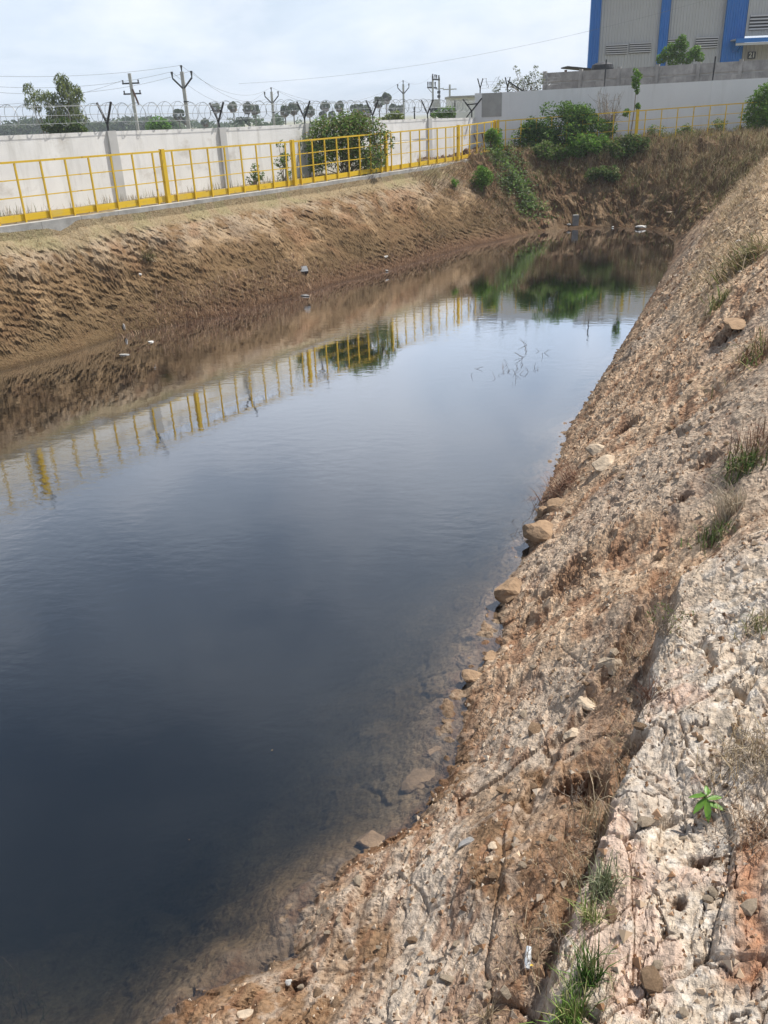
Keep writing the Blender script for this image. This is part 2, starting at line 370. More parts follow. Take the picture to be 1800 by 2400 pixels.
    cL = mixc(cL, (.125, .085, .045), sst(1.7, .3, z + (n1 - .5) * 1.0) * .8); cL = mixc(cL, (.13, .075, .045), sst(.5, .0, z) * sst(-3.2, -1, td) * .9)
    plat = sst(-.75, -.5, nd) * L
    cL = mixc(cL, (.27, .215, .13), plat * .8); cL = mixc(cL, (.22, .20, .10), plat * sst(.5, .65, n1) * .5)
    cM = np.zeros(x.shape + (3,)) + (.15, .098, .055); cM = mixc(cM, (.25, .175, .105), sst(.45, .65, n1)); cM = mixc(cM, (.12, .06, .035), sst(.55, .7, n2) * .7)
    cR = np.zeros(x.shape + (3,)) + (.45, .338, .24)
    cR = mixc(cR, (.57, .45, .33), sst(.42, .62, n2)); cR = mixc(cR, (.34, .25, .175), sst(.5, .68, n1) * .75)
    cR = mixc(cR, (.27, .155, .095), (pit * .75 + sst(.58, .72, n4) * .45).clip(0, .85)); cR = mixc(cR, (.40, .35, .295), sst(.52, .7, n3) * .6)
    strw = sst(10, 15, np.hypot(x, y)) * sst(.8, 1.8, z); cR = mixc(cR, (.47, .36, .235), strw * .75)
    cR = mixc(cR, (.27, .20, .14), sst(.9, .2, z) * .55 * far)
    cN = np.zeros(x.shape + (3,)) + (.36, .275, .20)
    cN = mixc(cN, (.25, .165, .10), sst(.42, .6, n1)); cN = mixc(cN, (.50, .44, .37), np.maximum(fl, sst(.55, .62, n3) * .8) * sst(.1, .4, z)); cN = mixc(cN, (.44, .38, .32), sst(.55, .7, n2) * .6)
    cN = mixc(cN, (.24, .13, .075), sst(.58, .7, n4) * .6)
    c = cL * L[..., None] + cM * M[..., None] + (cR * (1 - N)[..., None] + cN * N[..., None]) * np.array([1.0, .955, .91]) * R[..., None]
    cS = np.zeros(x.shape + (3,)) + (.545, .455, .355); cS = mixc(cS, (.62, .555, .475), sst(.5, .65, n2)); cS = mixc(cS, (.44, .38, .32), sst(.5, .66, n1) * .5); cS = mixc(cS, (.58, .43, .34), sst(.6, .7, fbm(x * 3.3, y * 3.3, 141, 3)) * .8)
    cS = mixc(cS, (.30, .21, .15), (1 - edge) * .6); cS = mixc(cS, (.40, .32, .25), sst(.58, .75, n4) * .4)
    c = mixc(c, cS, (slab * nearm).clip(0, 1)) if False else c + (cS - c) * (slab * nearm)[..., None]
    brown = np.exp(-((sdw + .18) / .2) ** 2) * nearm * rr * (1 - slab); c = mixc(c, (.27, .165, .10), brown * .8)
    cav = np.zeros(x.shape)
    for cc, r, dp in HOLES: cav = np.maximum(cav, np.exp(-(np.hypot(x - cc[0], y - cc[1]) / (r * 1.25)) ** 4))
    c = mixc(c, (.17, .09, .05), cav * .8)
    gd, _ = pl_dist(x, y, GULLY); c = mixc(c, (.36, .16, .075), np.exp(-((gd + wv) / .06) ** 2) * nearm * .8)
    rust = np.exp(-((d - .08) / .09) ** 2) * np.clip(R, 0, 1) * sst(.4, .6, fbm(x * 2.5, y * 2.5, 143, 3)); c = mixc(c, (.26, .135, .07), rust * .5)
    wet = sst(.07, .0, z + (n2 - .5) * .08) * sst(-.08, .0, z + .02)
    c = c * (1 - .42 * sst(.09, .01, z + (n2 - .5) * .06))[..., None]
    under = sst(.0, -.08, z); cu_ = np.zeros(x.shape + (3,)) + (.22, .15, .085); cu_ = mixc(cu_, (.28, .20, .125), sst(.45, .65, n1)); cu_ = mixc(cu_, (.085, .045, .022), L * .9)
    cu_ = mixc(cu_, (.075, .07, .05), sst(.4, 1.1, -z))
    c = c + (cu_ - c) * under[..., None]
    c = c * (.86 + .28 * fbm(x * 33, y * 33, 151, 2))[..., None]
    return z, c.clip(.01, .8)
def hit(px, py): return hit0(px, py, terrain)
def ground_z(x, y): return float(terrain(np.array([float(x)]), np.array([float(y)]))[0])

# ------------------------------------------------------------------ materials
def mat(name, col, rough=.8, var=.15, scale=4., bump=0., bscale=40., metal=0., spec=.3, col2=None, detail=5):
    m = bpy.data.materials.new(name); m.use_nodes = True; n, l = m.node_tree.nodes, m.node_tree.links
    b = n['Principled BSDF']; b.inputs['Roughness'].default_value = rough; b.inputs['Metallic'].default_value = metal; b.inputs['Specular IOR Level'].default_value = spec
    tc = n.new('ShaderNodeTexCoord'); t = n.new('ShaderNodeTexNoise'); t.inputs['Scale'].default_value = scale; t.inputs['Detail'].default_value = detail; t.inputs['Roughness'].default_value = .62
    l.new(tc.outputs['Object'], t.inputs['Vector'])
    r = n.new('ShaderNodeValToRGB'); r.color_ramp.elements[0].position = .32; r.color_ramp.elements[1].position = .68
    c2 = col2 or tuple(c * (1 - var) for c in col)
    r.color_ramp.elements[0].color = (*c2, 1); r.color_ramp.elements[1].color = (*[min(1, c * (1 + .35 * var)) for c in col], 1)
    l.new(t.outputs['Fac'], r.inputs['Fac']); l.new(r.outputs['Color'], b.inputs['Base Color'])
    if bump:
        t2 = n.new('ShaderNodeTexNoise'); t2.inputs['Scale'].default_value = bscale; t2.inputs['Detail'].default_value = 6
        l.new(tc.outputs['Object'], t2.inputs['Vector'])
        bp = n.new('ShaderNodeBump'); bp.inputs['Strength'].default_value = 1; bp.inputs['Distance'].default_value = bump
        l.new(t2.outputs['Fac'], bp.inputs['Height']); l.new(bp.outputs['Normal'], b.inputs['Normal'])
    return m
def leafmat(name, transl=.25, rough=.55, spec=.25):
    """colour comes per leaf from the Col attribute"""
    m = bpy.data.materials.new(name); m.use_nodes = True; n, l = m.node_tree.nodes, m.node_tree.links
    b = n['Principled BSDF']; b.inputs['Roughness'].default_value = rough; b.inputs['Specular IOR Level'].default_value = spec
    a = n.new('ShaderNodeAttribute'); a.attribute_name = 'Col'; l.new(a.outputs['Color'], b.inputs['Base Color'])
    if transl:
        tr = n.new('ShaderNodeBsdfTranslucent'); mx = n.new('ShaderNodeMixShader'); mx.inputs[0].default_value = transl
        l.new(a.outputs['Color'], tr.inputs['Color']); l.new(b.outputs[0], mx.inputs[1]); l.new(tr.outputs[0], mx.inputs[2]); l.new(mx.outputs[0], n['Material Output'].inputs['Surface'])
    return m
M_LEAF = leafmat('leaf', .38); M_DRY = leafmat('dry_stalk', .15, .8, .1)
def soil_mat():
    m = bpy.data.materials.new('soil'); m.use_nodes = True; n, l = m.node_tree.nodes, m.node_tree.links
    b = n['Principled BSDF']; b.inputs['Roughness'].default_value = .95; b.inputs['Specular IOR Level'].default_value = .12
    a = n.new('ShaderNodeAttribute'); a.attribute_name = 'Col'; tc = n.new('ShaderNodeTexCoord')
    def noise(s, d, r=.65):
        t = n.new('ShaderNodeTexNoise'); t.inputs['Scale'].default_value = s; t.inputs['Detail'].default_value = d; t.inputs['Roughness'].default_value = r; l.new(tc.outputs['Object'], t.inputs['Vector']); return t
    t1 = noise(38, 7); t2 = noise(9, 6)
    mr = n.new('ShaderNodeMapRange'); mr.inputs['From Min'].default_value = .3; mr.inputs['From Max'].default_value = .7; mr.inputs['To Min'].default_value = .72; mr.inputs['To Max'].default_value = 1.24; l.new(t1.outputs['Fac'], mr.inputs['Value'])
    mm = n.new('ShaderNodeVectorMath'); mm.operation = 'SCALE'; l.new(a.outputs['Color'], mm.inputs[0]); l.new(mr.outputs[0], mm.inputs['Scale'])
    mp = n.new('ShaderNodeMapping'); mp.inputs['Rotation'].default_value = (0, 0, math.radians(22.2)); mp.inputs['Scale'].default_value = (24, 11, 18); l.new(tc.outputs['Object'], mp.inputs['Vector'])
    t3 = n.new('ShaderNodeTexNoise'); t3.inputs['Scale'].default_value = 1; t3.inputs['Detail'].default_value = 5; t3.inputs['Roughness'].default_value = .6; l.new(mp.outputs[0], t3.inputs['Vector'])
    m3 = n.new('ShaderNodeMapRange'); m3.inputs['From Min'].default_value = .54; m3.inputs['From Max'].default_value = .66; m3.inputs['To Max'].default_value = .62; l.new(t3.outputs['Fac'], m3.inputs['Value'])
    mu = n.new('ShaderNodeMix'); mu.data_type = 'RGBA'; mu.blend_type = 'MULTIPLY'; l.new(m3.outputs[0], mu.inputs['Factor']); l.new(mm.outputs[0], mu.inputs['A']); mu.inputs['B'].default_value = (.42, .30, .22, 1)
    l.new(mu.outputs['Result'], b.inputs['Base Color'])
    b1 = n.new('ShaderNodeBump'); b1.inputs['Strength'].default_value = 1; b1.inputs['Distance'].default_value = .016; l.new(t1.outputs['Fac'], b1.inputs['Height'])
    vo = n.new('ShaderNodeTexVoronoi'); vo.inputs['Scale'].default_value = 24; l.new(tc.outputs['Object'], vo.inputs['Vector'])
    b2 = n.new('ShaderNodeBump'); b2.inputs['Strength'].default_value = .8; b2.inputs['Distance'].default_value = .014; b2.invert = True; l.new(vo.outputs['Distance'], b2.inputs['Height']); l.new(b1.outputs[0], b2.inputs['Normal'])
    b3 = n.new('ShaderNodeBump'); b3.inputs['Strength'].default_value = 1; b3.inputs['Distance'].default_value = .03; l.new(t2.outputs['Fac'], b3.inputs['Height']); l.new(b2.outputs[0], b3.inputs['Normal'])
    l.new(b3.outputs[0], b.inputs['Normal']); return m
M_SOIL = soil_mat()
M_WALLW = mat('white_limewash', (.78, .775, .755), .9, .10, 1.1, .004, 60)
M_PILL = mat('grey_wash', (.50, .50, .49), .9, .12, 1.6, .003, 60)
M_WALLG = mat('pale_grey_paint', (.72, .73, .735), .85, .06, .8, .003, 50)
M_PATCH = mat('bare_plaster', (.36, .36, .345), .9, .22, 1.8, .004, 40)
M_CONC = mat('concrete', (.42, .41, .385), .9, .28, 2.2, .006, 35)
M_PRE = mat('precast_concrete', (.36, .355, .34), .92, .36, 2.4, .008, 18)
M_YEL = mat('yellow_paint', (.72, .49, .03), .5, .12, 3., .0008, 90, spec=.4, col2=(.63, .40, .025))
M_YEL2 = mat('yellow_kick_plate_paint', (.69, .47, .02), .5, .12, 3., .0008, 90, spec=.4, col2=(.61, .39, .02))
M_BLK = mat('black_steel', (.035, .036, .04), .6, .3, 8)
M_WIRE = mat('galvanised_wire', (.30, .32, .33), .5, .2, 9, metal=.4)
M_RUST = mat('rusted_steel', (.14, .07, .045), .85, .4, 12)
M_POLE = mat('pole_concrete', (.42, .42, .41), .9, .2, 2)
M_CABLE = mat('cable', (.16, .17, .18), .7, .1, 1)
M_BLUE = mat('blue_cladding', (.014, .155, .50), .5, .08, 1.2, spec=.4)
M_CLAD = mat('silver_cladding', (.42, .425, .43), .5, .06, .7, spec=.4)
M_CLAD2 = mat('painted_shade_cladding', (.36, .34, .315), .6, .08, .7)  # cladding colour darkened to carry the shade below the canopy
M_LOUV = mat('louvre_blade', (.52, .52, .53), .5, .05, 2)
M_DARK = mat('dark_opening', (.03, .03, .033), .7, .2, 3)
M_WHITE = mat('white_plastic', (.55, .54, .51), .6, .15, 14)
M_BARK = mat('bark', (.16, .12, .085), .95, .35, 12, .01, 30)
M_STEM = mat('grey_twig', (.30, .25, .20), .9, .3, 20)
M_PALMT = mat('palm_trunk', (.15, .135, .12), .95, .3, 6)
M_ROCK = mat('pale_rock', (.50, .405, .30), .95, .28, 7, .012, 30, spec=.12)
M_ROCKB = mat('brown_rock', (.32, .22, .14), .95, .34, 8, .012, 30, spec=.12)
M_ROCKG = mat('grey_rock', (.27, .265, .26), .95, .3, 8, .01, 30, spec=.12)
M_FIELD = mat('field_soil', (.26, .25, .13), .95, .35, .02)

def weather(m, col, sc, lo, hi, amt):
    """stains / chips of another colour with a shape of their own"""
    n, l = m.node_tree.nodes, m.node_tree.links; b = n['Principled BSDF']; src = b.inputs['Base Color'].links[0].from_socket
    g = n.new('ShaderNodeNewGeometry'); mp = n.new('ShaderNodeMapping'); mp.inputs['Scale'].default_value = sc; l.new(g.outputs['Position'], mp.inputs['Vector'])
    t = n.new('ShaderNodeTexNoise'); t.inputs['Scale'].default_value = 1; t.inputs['Detail'].default_value = 6; t.inputs['Roughness'].default_value = .65; l.new(mp.outputs[0], t.inputs['Vector'])
    r = n.new('ShaderNodeMapRange'); r.inputs['From Min'].default_value = lo; r.inputs['From Max'].default_value = hi; r.inputs['To Max'].default_value = amt; l.new(t.outputs['Fac'], r.inputs['Value'])
    x = n.new('ShaderNodeMix'); x.data_type = 'RGBA'; l.new(r.outputs[0], x.inputs['Factor']); l.new(src, x.inputs['A']); x.inputs['B'].default_value = (*col, 1); l.new(x.outputs['Result'], b.inputs['Base Color'])
weather(M_WALLW, (.42, .41, .37), (2.6, 2.6, .35), .5, .72, .55); weather(M_WALLW, (.36, .31, .24), (1.1, 1.1, 1.6), .56, .72, .5)
weather(M_WALLG, (.50, .50, .49), (2.2, 2.2, .3), .5, .74, .5); weather(M_PRE, (.20, .20, .19), (2.6, 2.6, .6), .48, .66, .7); weather(M_PRE, (.50, .49, .46), (5, 5, 1.5), .55, .68, .6)
weather(M_YEL, (.22, .09, .03), (9, 9, 6), .58, .68, .75); weather(M_YEL2, (.24, .11, .03), (5, 5, 7), .60, .70, .7); weather(M_YEL2, (.52, .42, .16), (2, 2, 3), .5, .7, .5)
weather(M_CONC, (.24, .23, .21), (3, 3, 2), .5, .68, .6)
# ------------------------------------------------------------------ terrain meshes
def bank_push(x, y, z):
    """excavated faces: bucket-tooth rows, clods and slips pushed sideways out of (or into) the face"""
    d, s_, su, reg = pond(x, y); td = (x - FA[0]) * FD[0] + (y - FA[1]) * FD[1]; nd = (x - FA[0]) * FN[0] + (y - FA[1]) * FN[1]
    L = 1 - sst(.3, .8, reg); m = L * sst(.03, .22, d) * sst(-.40, -.62, nd)
    zz = z * 1.25; w1 = fbm(td * .7, zz * .7, 331, 3) - .5
    a = td * .86 - zz * .5; b = td * .5 + zz * .86                      # rows run down to the right
    row = b * 6.2 + w1 * 3.0; tooth = a * 4.2 + w1 * 5
    tr = 1 - np.abs(2 * (row - np.floor(row)) - 1); tt = 1 - np.abs(2 * (tooth - np.floor(tooth)) - 1)
    tm = .15 + .85 * sst(.40, .58, fbm(td * .35, zz * .6, 337, 2))
    clod = fbm(td * 6.5, zz * 7.5, 341, 4, .6) - .5
    h = tr * (.45 + .55 * tt) * .048 * tm + (clod * .10 + facet(a * 5, b * 8, 345, 1.1) * .026 + facet(td * 12, zz * 14, 346, 1.) * .018) * (.45 + .9 * fbm(td * .6, zz * .9, 348, 2))
    M = np.clip(1 - L - sst(1.5, 1.95, reg), 0, 1) * sst(.05, .3, d) * sst(2.5, 2.2, z)
    h2 = (fbm(x * 4, zz * 4, 351, 4, .6) - .5) * .35
    return x - FN[0] * h * m + .1 * h2 * M, y - FN[1] * h * m - h2 * M
def polar(name, rs, azs, matl, kind='structure', smooth=False):
    A, Rr = np.meshgrid(azs, rs); x = Rr * np.sin(A); y = Rr * np.cos(A)
    z, c = terrain(x, y, True)
    m, k = x.shape
    if rs[-1] > 20: x, y = bank_push(x, y, z)
    V = np.stack([x, y, z], -1).reshape(-1, 3)
    i = np.arange(m - 1)[:, None] * k; j = np.arange(k - 1)[None, :]
    Q = np.stack([i + j, i + j + 1, i + k + j + 1, i + k + j], -1).reshape(-1, 4)[:, ::-1]
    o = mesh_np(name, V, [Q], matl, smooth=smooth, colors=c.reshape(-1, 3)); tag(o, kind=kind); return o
def steps(segs):
    out = []
    for a, b, d in segs: out.append(np.linspace(a, b, max(2, int(abs(b - a) / d)), endpoint=False))
    out.append(np.array([segs[-1][1]])); return np.concatenate(out)
RAD = math.radians
az_near = np.concatenate([np.radians(np.linspace(-75, -42, 24, endpoint=False)), np.radians(np.linspace(-42, -2, 130, endpoint=False)), np.radians(np.linspace(-2, 41, 430, endpoint=False)), np.radians(np.linspace(41, 80, 40))])
polar('terrain', steps([(.35, 1.3, .03), (1.3, 3.2, .0075), (3.2, 5.5, .0105), (5.5, 9.0, .017)]), az_near, M_SOIL)
az_far = np.concatenate([np.radians(np.linspace(-50, -27, 40, endpoint=False)), np.radians(np.linspace(-27, 29, 650, endpoint=False)), np.radians(np.linspace(29, 55, 40))])
polar('terrain', steps([(8.95, 16, .034), (16, 33, .027), (33, 40, .055), (40, 58, .5)]), az_far, M_SOIL)
# open field out to the horizon
a = np.radians(np.linspace(0, 360, 97)); rs = np.array([52, 80, 140, 300, 800, 2000, 7000.])
A, Rr = np.meshgrid(a, rs); V = np.stack([Rr * np.sin(A), Rr * np.cos(A), np.full(A.shape, .35)], -1).reshape(-1, 3)
i = np.arange(len(rs) - 1)[:, None] * 97; j = np.arange(96)[None, :]
tag(mesh_np('field', V, [np.stack([i + j, i + 97 + j, i + 97 + j + 1, i + j + 1], -1).reshape(-1, 4)], M_FIELD), kind='structure')

# ------------------------------------------------------------------ water
def water_mat():
    m = bpy.data.materials.new('pond_water'); m.use_nodes = True; n, l = m.node_tree.nodes, m.node_tree.links
    n.remove(n['Principled BSDF']); out = n['Material Output']
    g = n.new('ShaderNodeBsdfGlossy'); g.inputs['Roughness'].default_value = .015; g.inputs['Color'].default_value = (.96, .97, 1, 1)
    tr = n.new('ShaderNodeBsdfTransparent'); tr.inputs['Color'].default_value = (.93, .93, .92, 1)
    fr = n.new('ShaderNodeFresnel'); fr.inputs['IOR'].default_value = 1.333; mx = n.new('ShaderNodeMixShader')
    tc = n.new('ShaderNodeTexCoord'); mp = n.new('ShaderNodeMapping'); mp.inputs['Scale'].default_value = (1.5, 2.6, 1); mp.inputs['Rotation'].default_value = (0, 0, .35); l.new(tc.outputs['Object'], mp.inputs['Vector'])
    t = n.new('ShaderNodeTexNoise'); t.inputs['Scale'].default_value = 2.6; t.inputs['Detail'].default_value = 4; t.inputs['Roughness'].default_value = .55; l.new(mp.outputs[0], t.inputs['Vector'])
    t2 = n.new('ShaderNodeTexNoise'); t2.inputs['Scale'].default_value = .35; t2.inputs['Detail'].default_value = 3; l.new(tc.outputs['Object'], t2.inputs['Vector'])
    mr = n.new('ShaderNodeMapRange'); mr.inputs['From Min'].default_value = .4; mr.inputs['From Max'].default_value = .62; mr.inputs['To Min'].default_value = .25; mr.inputs['To Max'].default_value = 1.0; l.new(t2.outputs['Fac'], mr.inputs['Value'])
    bp = n.new('ShaderNodeBump'); bp.inputs['Distance'].default_value = .0026; l.new(mr.outputs[0], bp.inputs['Strength']); l.new(t.outputs['Fac'], bp.inputs['Height'])
    l.new(bp.outputs[0], g.inputs['Normal']); l.new(bp.outputs[0], fr.inputs['Normal'])
    fm = n.new('ShaderNodeMath'); fm.operation = 'MULTIPLY'; fm.inputs[1].default_value = 3.6; fm.use_clamp = True; l.new(fr.outputs[0], fm.inputs[0]); l.new(fm.outputs[0], mx.inputs[0]); df = n.new('ShaderNodeBsdfDiffuse'); df.inputs['Color'].default_value = (.035, .085, .105, 1); m2 = n.new('ShaderNodeMixShader'); m2.inputs[0].default_value = .035; l.new(tr.outputs[0], m2.inputs[1]); l.new(df.outputs[0], m2.inputs[2]); l.new(m2.outputs[0], mx.inputs[1]); l.new(g.outputs[0], mx.inputs[2]); l.new(mx.outputs[0], out.inputs['Surface'])
    va = n.new('ShaderNodeVolumeAbsorption'); va.inputs['Color'].default_value = (.36, .40, .38, 1); va.inputs['Density'].default_value = 3.2; l.new(va.outputs[0], out.inputs['Volume'])
    return m
tag(MB().box((-1.5, 17.5, -1.4), (30, 37, 2.8)).build('pond_water', water_mat()), kind='structure')

# ------------------------------------------------------------------ left wall, right wall
def P2(t, n): return FA + FD * t + FN * n
def v3(p, z): return np.array([p[0], p[1], z])
AXL = np.array([[FD[0], FD[1], 0], [FN[0], FN[1], 0], [0, 0, 1]])
lw = thing('white_wall', 'long white boundary wall topped with coiled razor wire along the left bank', 'wall', v3(P2(-3, 2), 2.1))
PIL = [(-3.75, 4.05), (.19, 4.03), (4.16, 3.98), (8.08, 3.97), (11.94, 3.97), (15.69, 3.94)]
ts = [-14] + [p[0] for p in PIL] + [19.45]; zs = [4.09] + [p[1] for p in PIL] + [3.89]
for i in range(len(ts) - 1):
    mb = MB()
    a, b = P2(ts[i], 2.0), P2(ts[i + 1], 2.0); th = FN * .2
    za, zb = zs[i], zs[i + 1]
    Vv = [v3(a, 1.2), v3(b, 1.2), v3(b + th, 1.2), v3(a + th, 1.2), v3(a, za), v3(b, zb), v3(b + th, zb), v3(a + th, za)]
    mb.add(Vv, [[0, 1, 5, 4], [1, 2, 6, 5], [2, 3, 7, 6], [3, 0, 4, 7], [4, 5, 6, 7]])
    mb.build('wall_panel', M_WALLW, lw)
for t, z in PIL:
    MB().box(v3(P2(t, 2.0 - .035), (1.2 + z + .01) / 2), (.26, .07, z + .01 - 1.2), AXL).build('pilaster', M_PILL, lw)
def y_bracket(p, z, nrm, parent, stem=.2, arm=.46, spread=.27):
    mb = MB(); c = v3(p, z); nv = np.array([nrm[0], nrm[1], 0])
    mb.beam(c - [0, 0, .05], c + [0, 0, stem], .045, .045)
    for s in (-1, 1): mb.beam(c + [0, 0, stem - .03], c + nv * s * spread + [0, 0, stem + arm], .04, .04)
    return mb.build('y_bracket', M_BLK, parent)
for t, z in PIL: y_bracket(P2(t, 2.06), z, FN, lw)
def helix(a, b, z0, z1, r, pitch, seed, wire=.0055):
    rng = np.random.default_rng(seed); a = np.asarray(a); b = np.asarray(b); L = np.linalg.norm(b - a); dv = (b - a) / L; nv = np.array([-dv[1], dv[0]])
    turns = L / pitch; n = int(turns * 22); th = np.linspace(0, turns * 2 * math.pi, n); s = np.linspace(0, L, n)
    lp = np.interp(s, np.linspace(0, L, 60), rng.normal(0, 1, 60)); lz = np.interp(s, np.linspace(0, L, 80), rng.normal(0, 1, 80))
    R_ = r * (1 + .07 * lp); s2 = s + .13 * np.sin(th * .5) + .03 * lz
    z = z0 + (z1 - z0) * s / L + r + .02 * lz
    P = np.stack([a[0] + dv[0] * s2 + nv[0] * R_ * np.cos(th), a[1] + dv[1] * s2 + nv[1] * R_ * np.cos(th), z + R_ * np.sin(th)], -1)
    return MB().tube(P, wire, 3, False)
rz = thing('razor_wire', 'coiled razor wire with barbed strands above the white wall on the left', 'razor wire', v3(P2(0, 2.1), 4.1))
helix(P2(-13, 2.1), P2(19.2, 2.1), 4.28, 4.13, .23, .235, 3).build('coil', M_WIRE, rz)
def strand(pts, r=.004, sag=.0, seed=0):
    P = []
    for a, b in zip(pts[:-1], pts[1:]):
        for u in np.linspace(0, 1, 9)[:-1]: P.append(np.asarray(a) * (1 - u) + np.asarray(b) * u - np.array([0, 0, sag * 4 * u * (1 - u)]))
    P.append(np.asarray(pts[-1])); return MB().tube(P, r, 3, False)
for s in (-1, 1):
    for f in (.12, .5, .93):
        pts = [v3(P2(t, 2.06 + s * .27 * f), z + .17 + .46 * f) for t, z in zip([-13] + [p[0] for p in PIL] + [19.2], [4.1] + [p[1] for p in PIL] + [3.9])]
        strand(pts, .0045, .015).build('barbed_strand', M_WIRE, rz)
# right wall
RD = np.array([1., -.11]); RD /= np.linalg.norm(RD); RN = np.array([-RD[1], RD[0]]); R0 = np.array([4.62, 39.2])
def Q2(t, n=0.): return R0 + RD * t + RN * n
AXR = np.array([[RD[0], RD[1], 0], [RN[0], RN[1], 0], [0, 0, 1]])
rw = thing('grey_wall', 'tall smooth pale grey boundary wall behind the far end of the pit', 'wall', v3(Q2(6), 2.4))
RP = [0.0, 1.45, 5.5, 9.74, 14.0, 18.5]
for i in range(len(RP) - 1):
    a, b = Q2(RP[i]), Q2(RP[i + 1]); za, zb = 4.795 + .0095 * RP[i], 4.795 + .0095 * RP[i + 1]; th = RN * .22
    MB().add([v3(a, 1.5), v3(b, 1.5), v3(b + th, 1.5), v3(a + th, 1.5), v3(a, za), v3(b, zb), v3(b + th, zb), v3(a + th, za)],
             [[0, 1, 5, 4], [1, 2, 6, 5], [2, 3, 7, 6], [3, 0, 4, 7], [4, 5, 6, 7]]).build('wall_panel', M_WALLG, rw)
for t in RP[1:5]:
    z = 4.80 + .0095 * t; MB().box(v3(Q2(t, -.015), (1.5 + z) / 2), (.20, .03, z - 1.5), AXR).build('pilaster', M_WALLG, rw)
MB().box(v3(Q2(.1, -.03), 3.16), (.30, .06, 3.3), AXR).build('end_column', M_WALLG, rw)
MB().box(v3(Q2(.67, -.006), 4.345), (.84, .03, .91), AXR).build('plaster_patch', M_PATCH, rw)
# brackets and wire on the grey wall
for t, sp in ((.18, .12), (1.32, .06)): y_bracket(Q2(t, .1), 4.80, RN * .6 + RD * .55, rw, .22, .34, .2)
mb = MB(); c = v3(Q2(1.32, .1), 4.80); mb.beam(c + [0, 0, .42], v3(Q2(2.0, .1), 4.8), .05, .05); mb.build('brace', M_BLK, rw)
rz2 = thing('razor_wire', 'short run of razor wire above the grey wall beside the thin leafy shrub', 'razor wire', v3(Q2(1, .1), 4.9))
helix(Q2(.2, .1), Q2(3.4, .1), 4.98, 5.03, .19, .25, 8, .006).build('coil', M_WIRE, rz2)
for k in range(3): strand([v3(Q2(.18, .1), 4.98 + .12 * k), v3(Q2(1.32, .1), 5.0 + .12 * k), v3(Q2(3.4, .1), 5.02 + .12 * k)], .0045).build('barbed_strand', M_WIRE, rz2)
# crossed bracket where the white wall meets the grey one
mb = MB(); c = v3(P2(19.2, 2.02), 3.89); nv = np.array([.8, -.35, 0])
mb.beam(c - [0, 0, .05], c + [0, 0, .3], .05, .05); mb.beam(c + [0, 0, .25], c + nv * .5 + [0, 0, .72], .05, .05); mb.beam(c + [0, 0, .25], c - nv * .45 + [0, 0, .72], .05, .05)
mb.beam(c - nv * .25 + [0, 0, .5], c + nv * .3 + [0, 0, .52], .05, .05); mb.beam(c - nv * .28, c + [0, 0, .28], .04, .04); mb.build('y_bracket', M_BLK, lw)
o = thing('bent_bracket', 'rusty bent bracket hanging low on the corner of the grey wall', 'bracket', v3(Q2(.1, -.12), 3.3))
c = at(1105, 314, 38.9); mb = MB(); mb.beam(c, c + [.55, 0, .02], .05, .05); mb.beam(c + [.45, 0, 0], c + [.62, -.05, -.75], .05, .05); mb.beam(c + [.1, 0, 0], c + [.4, -.03, -.8], .035, .035); mb.tube([c, c + [-.06, 0, -.4], c + [.1, 0, -.85]], .012, 4); mb.build('frame', M_RUST, o)

# ------------------------------------------------------------------ yellow railings and kerbs
def railing(label, posts, nb, plate_mask=None, dx=(1, 0)):
    o = thing('yellow_railing', label, 'railing', posts[0]); o['dirx'] = float(dx[0]); o['diry'] = float(dx[1])
    H = 1.2
    for k, p in enumerate(posts):
        b = beam_part('post', o, p - [0, 0, .25], p + [0, 0, H + .03], .11, .09, M_YEL)
    for k in range(len(posts) - 1):
        a, b = posts[k], posts[k + 1]; u = (b - a) / np.linalg.norm(b - a); L = np.linalg.norm(b - a); n = nb[k]
        beam_part('top_rail', o, a + u * .06 + [0, 0, H - .02], b - u * .06 + [0, 0, H - .02], .04, .04, M_YEL)
        for f in (.70, .42): beam_part('mid_rail', o, a + u * .06 + [0, 0, H * f], b - u * .06 + [0, 0, H * f], .022, .022, M_YEL)
        off = np.array([-u[1], u[0], 0]) * .03
        if np.dot(off[:2], [0, 1.]) < 0: off = -off
        beam_part('kick_plate', o, a + u * .06 + off + [0, 0, .10], b - u * .06 + off + [0, 0, .10], .012, .135, M_YEL2)
        for q in range(n):
            t = .31 + (L - .62) * q / (n - 1); c = a + u * t
            beam_part('baluster', o, c + [0, 0, .0], c + [0, 0, H - .043], .034, .034, M_YEL)
    return o
zF = lambda p: float(zground(np.array([p[0]]), np.array([p[1]]))[0])
PX = [np.array([-5., 22.]) - FD * 9.9, np.array([-5., 22.]) - FD * 4.95, np.array([-5., 22.]), np.array([-2.17, 25.92]), np.array([.57, 29.95]), np.array([3.34, 33.75]), np.array([5.05, 36.45])]
Lposts = [v3(p, zF(p)) for p in PX]
railing('yellow painted steel railing running along the left bank above the kerb', Lposts, [8, 8, 8, 8, 8, 5], dx=FD)
PR = [np.array([5.18, 36.42]), np.array([10.62, 36.05]), np.array([16.1, 35.5])]
Rposts = [v3(p, zF(p)) for p in PR]
railing('yellow steel railing across the far end, half hidden by bushes', Rposts, [9, 9], dx=RD)
mb = MB()
ka, kb = P2(-11, -.2), P2(17.6, -.2)
for k in range(28):
    t0, t1 = -11 + k * 1.02, -11 + k * 1.02 + 1.012
    zt = zF(P2((t0 + t1) / 2, 0)) + .01
    mb.box(v3(P2((t0 + t1) / 2, -.19), zt - .28), (1.012, .2, .56), AXL)
tag(mb.build('kerb', M_CONC), kind='structure')
mb = MB()
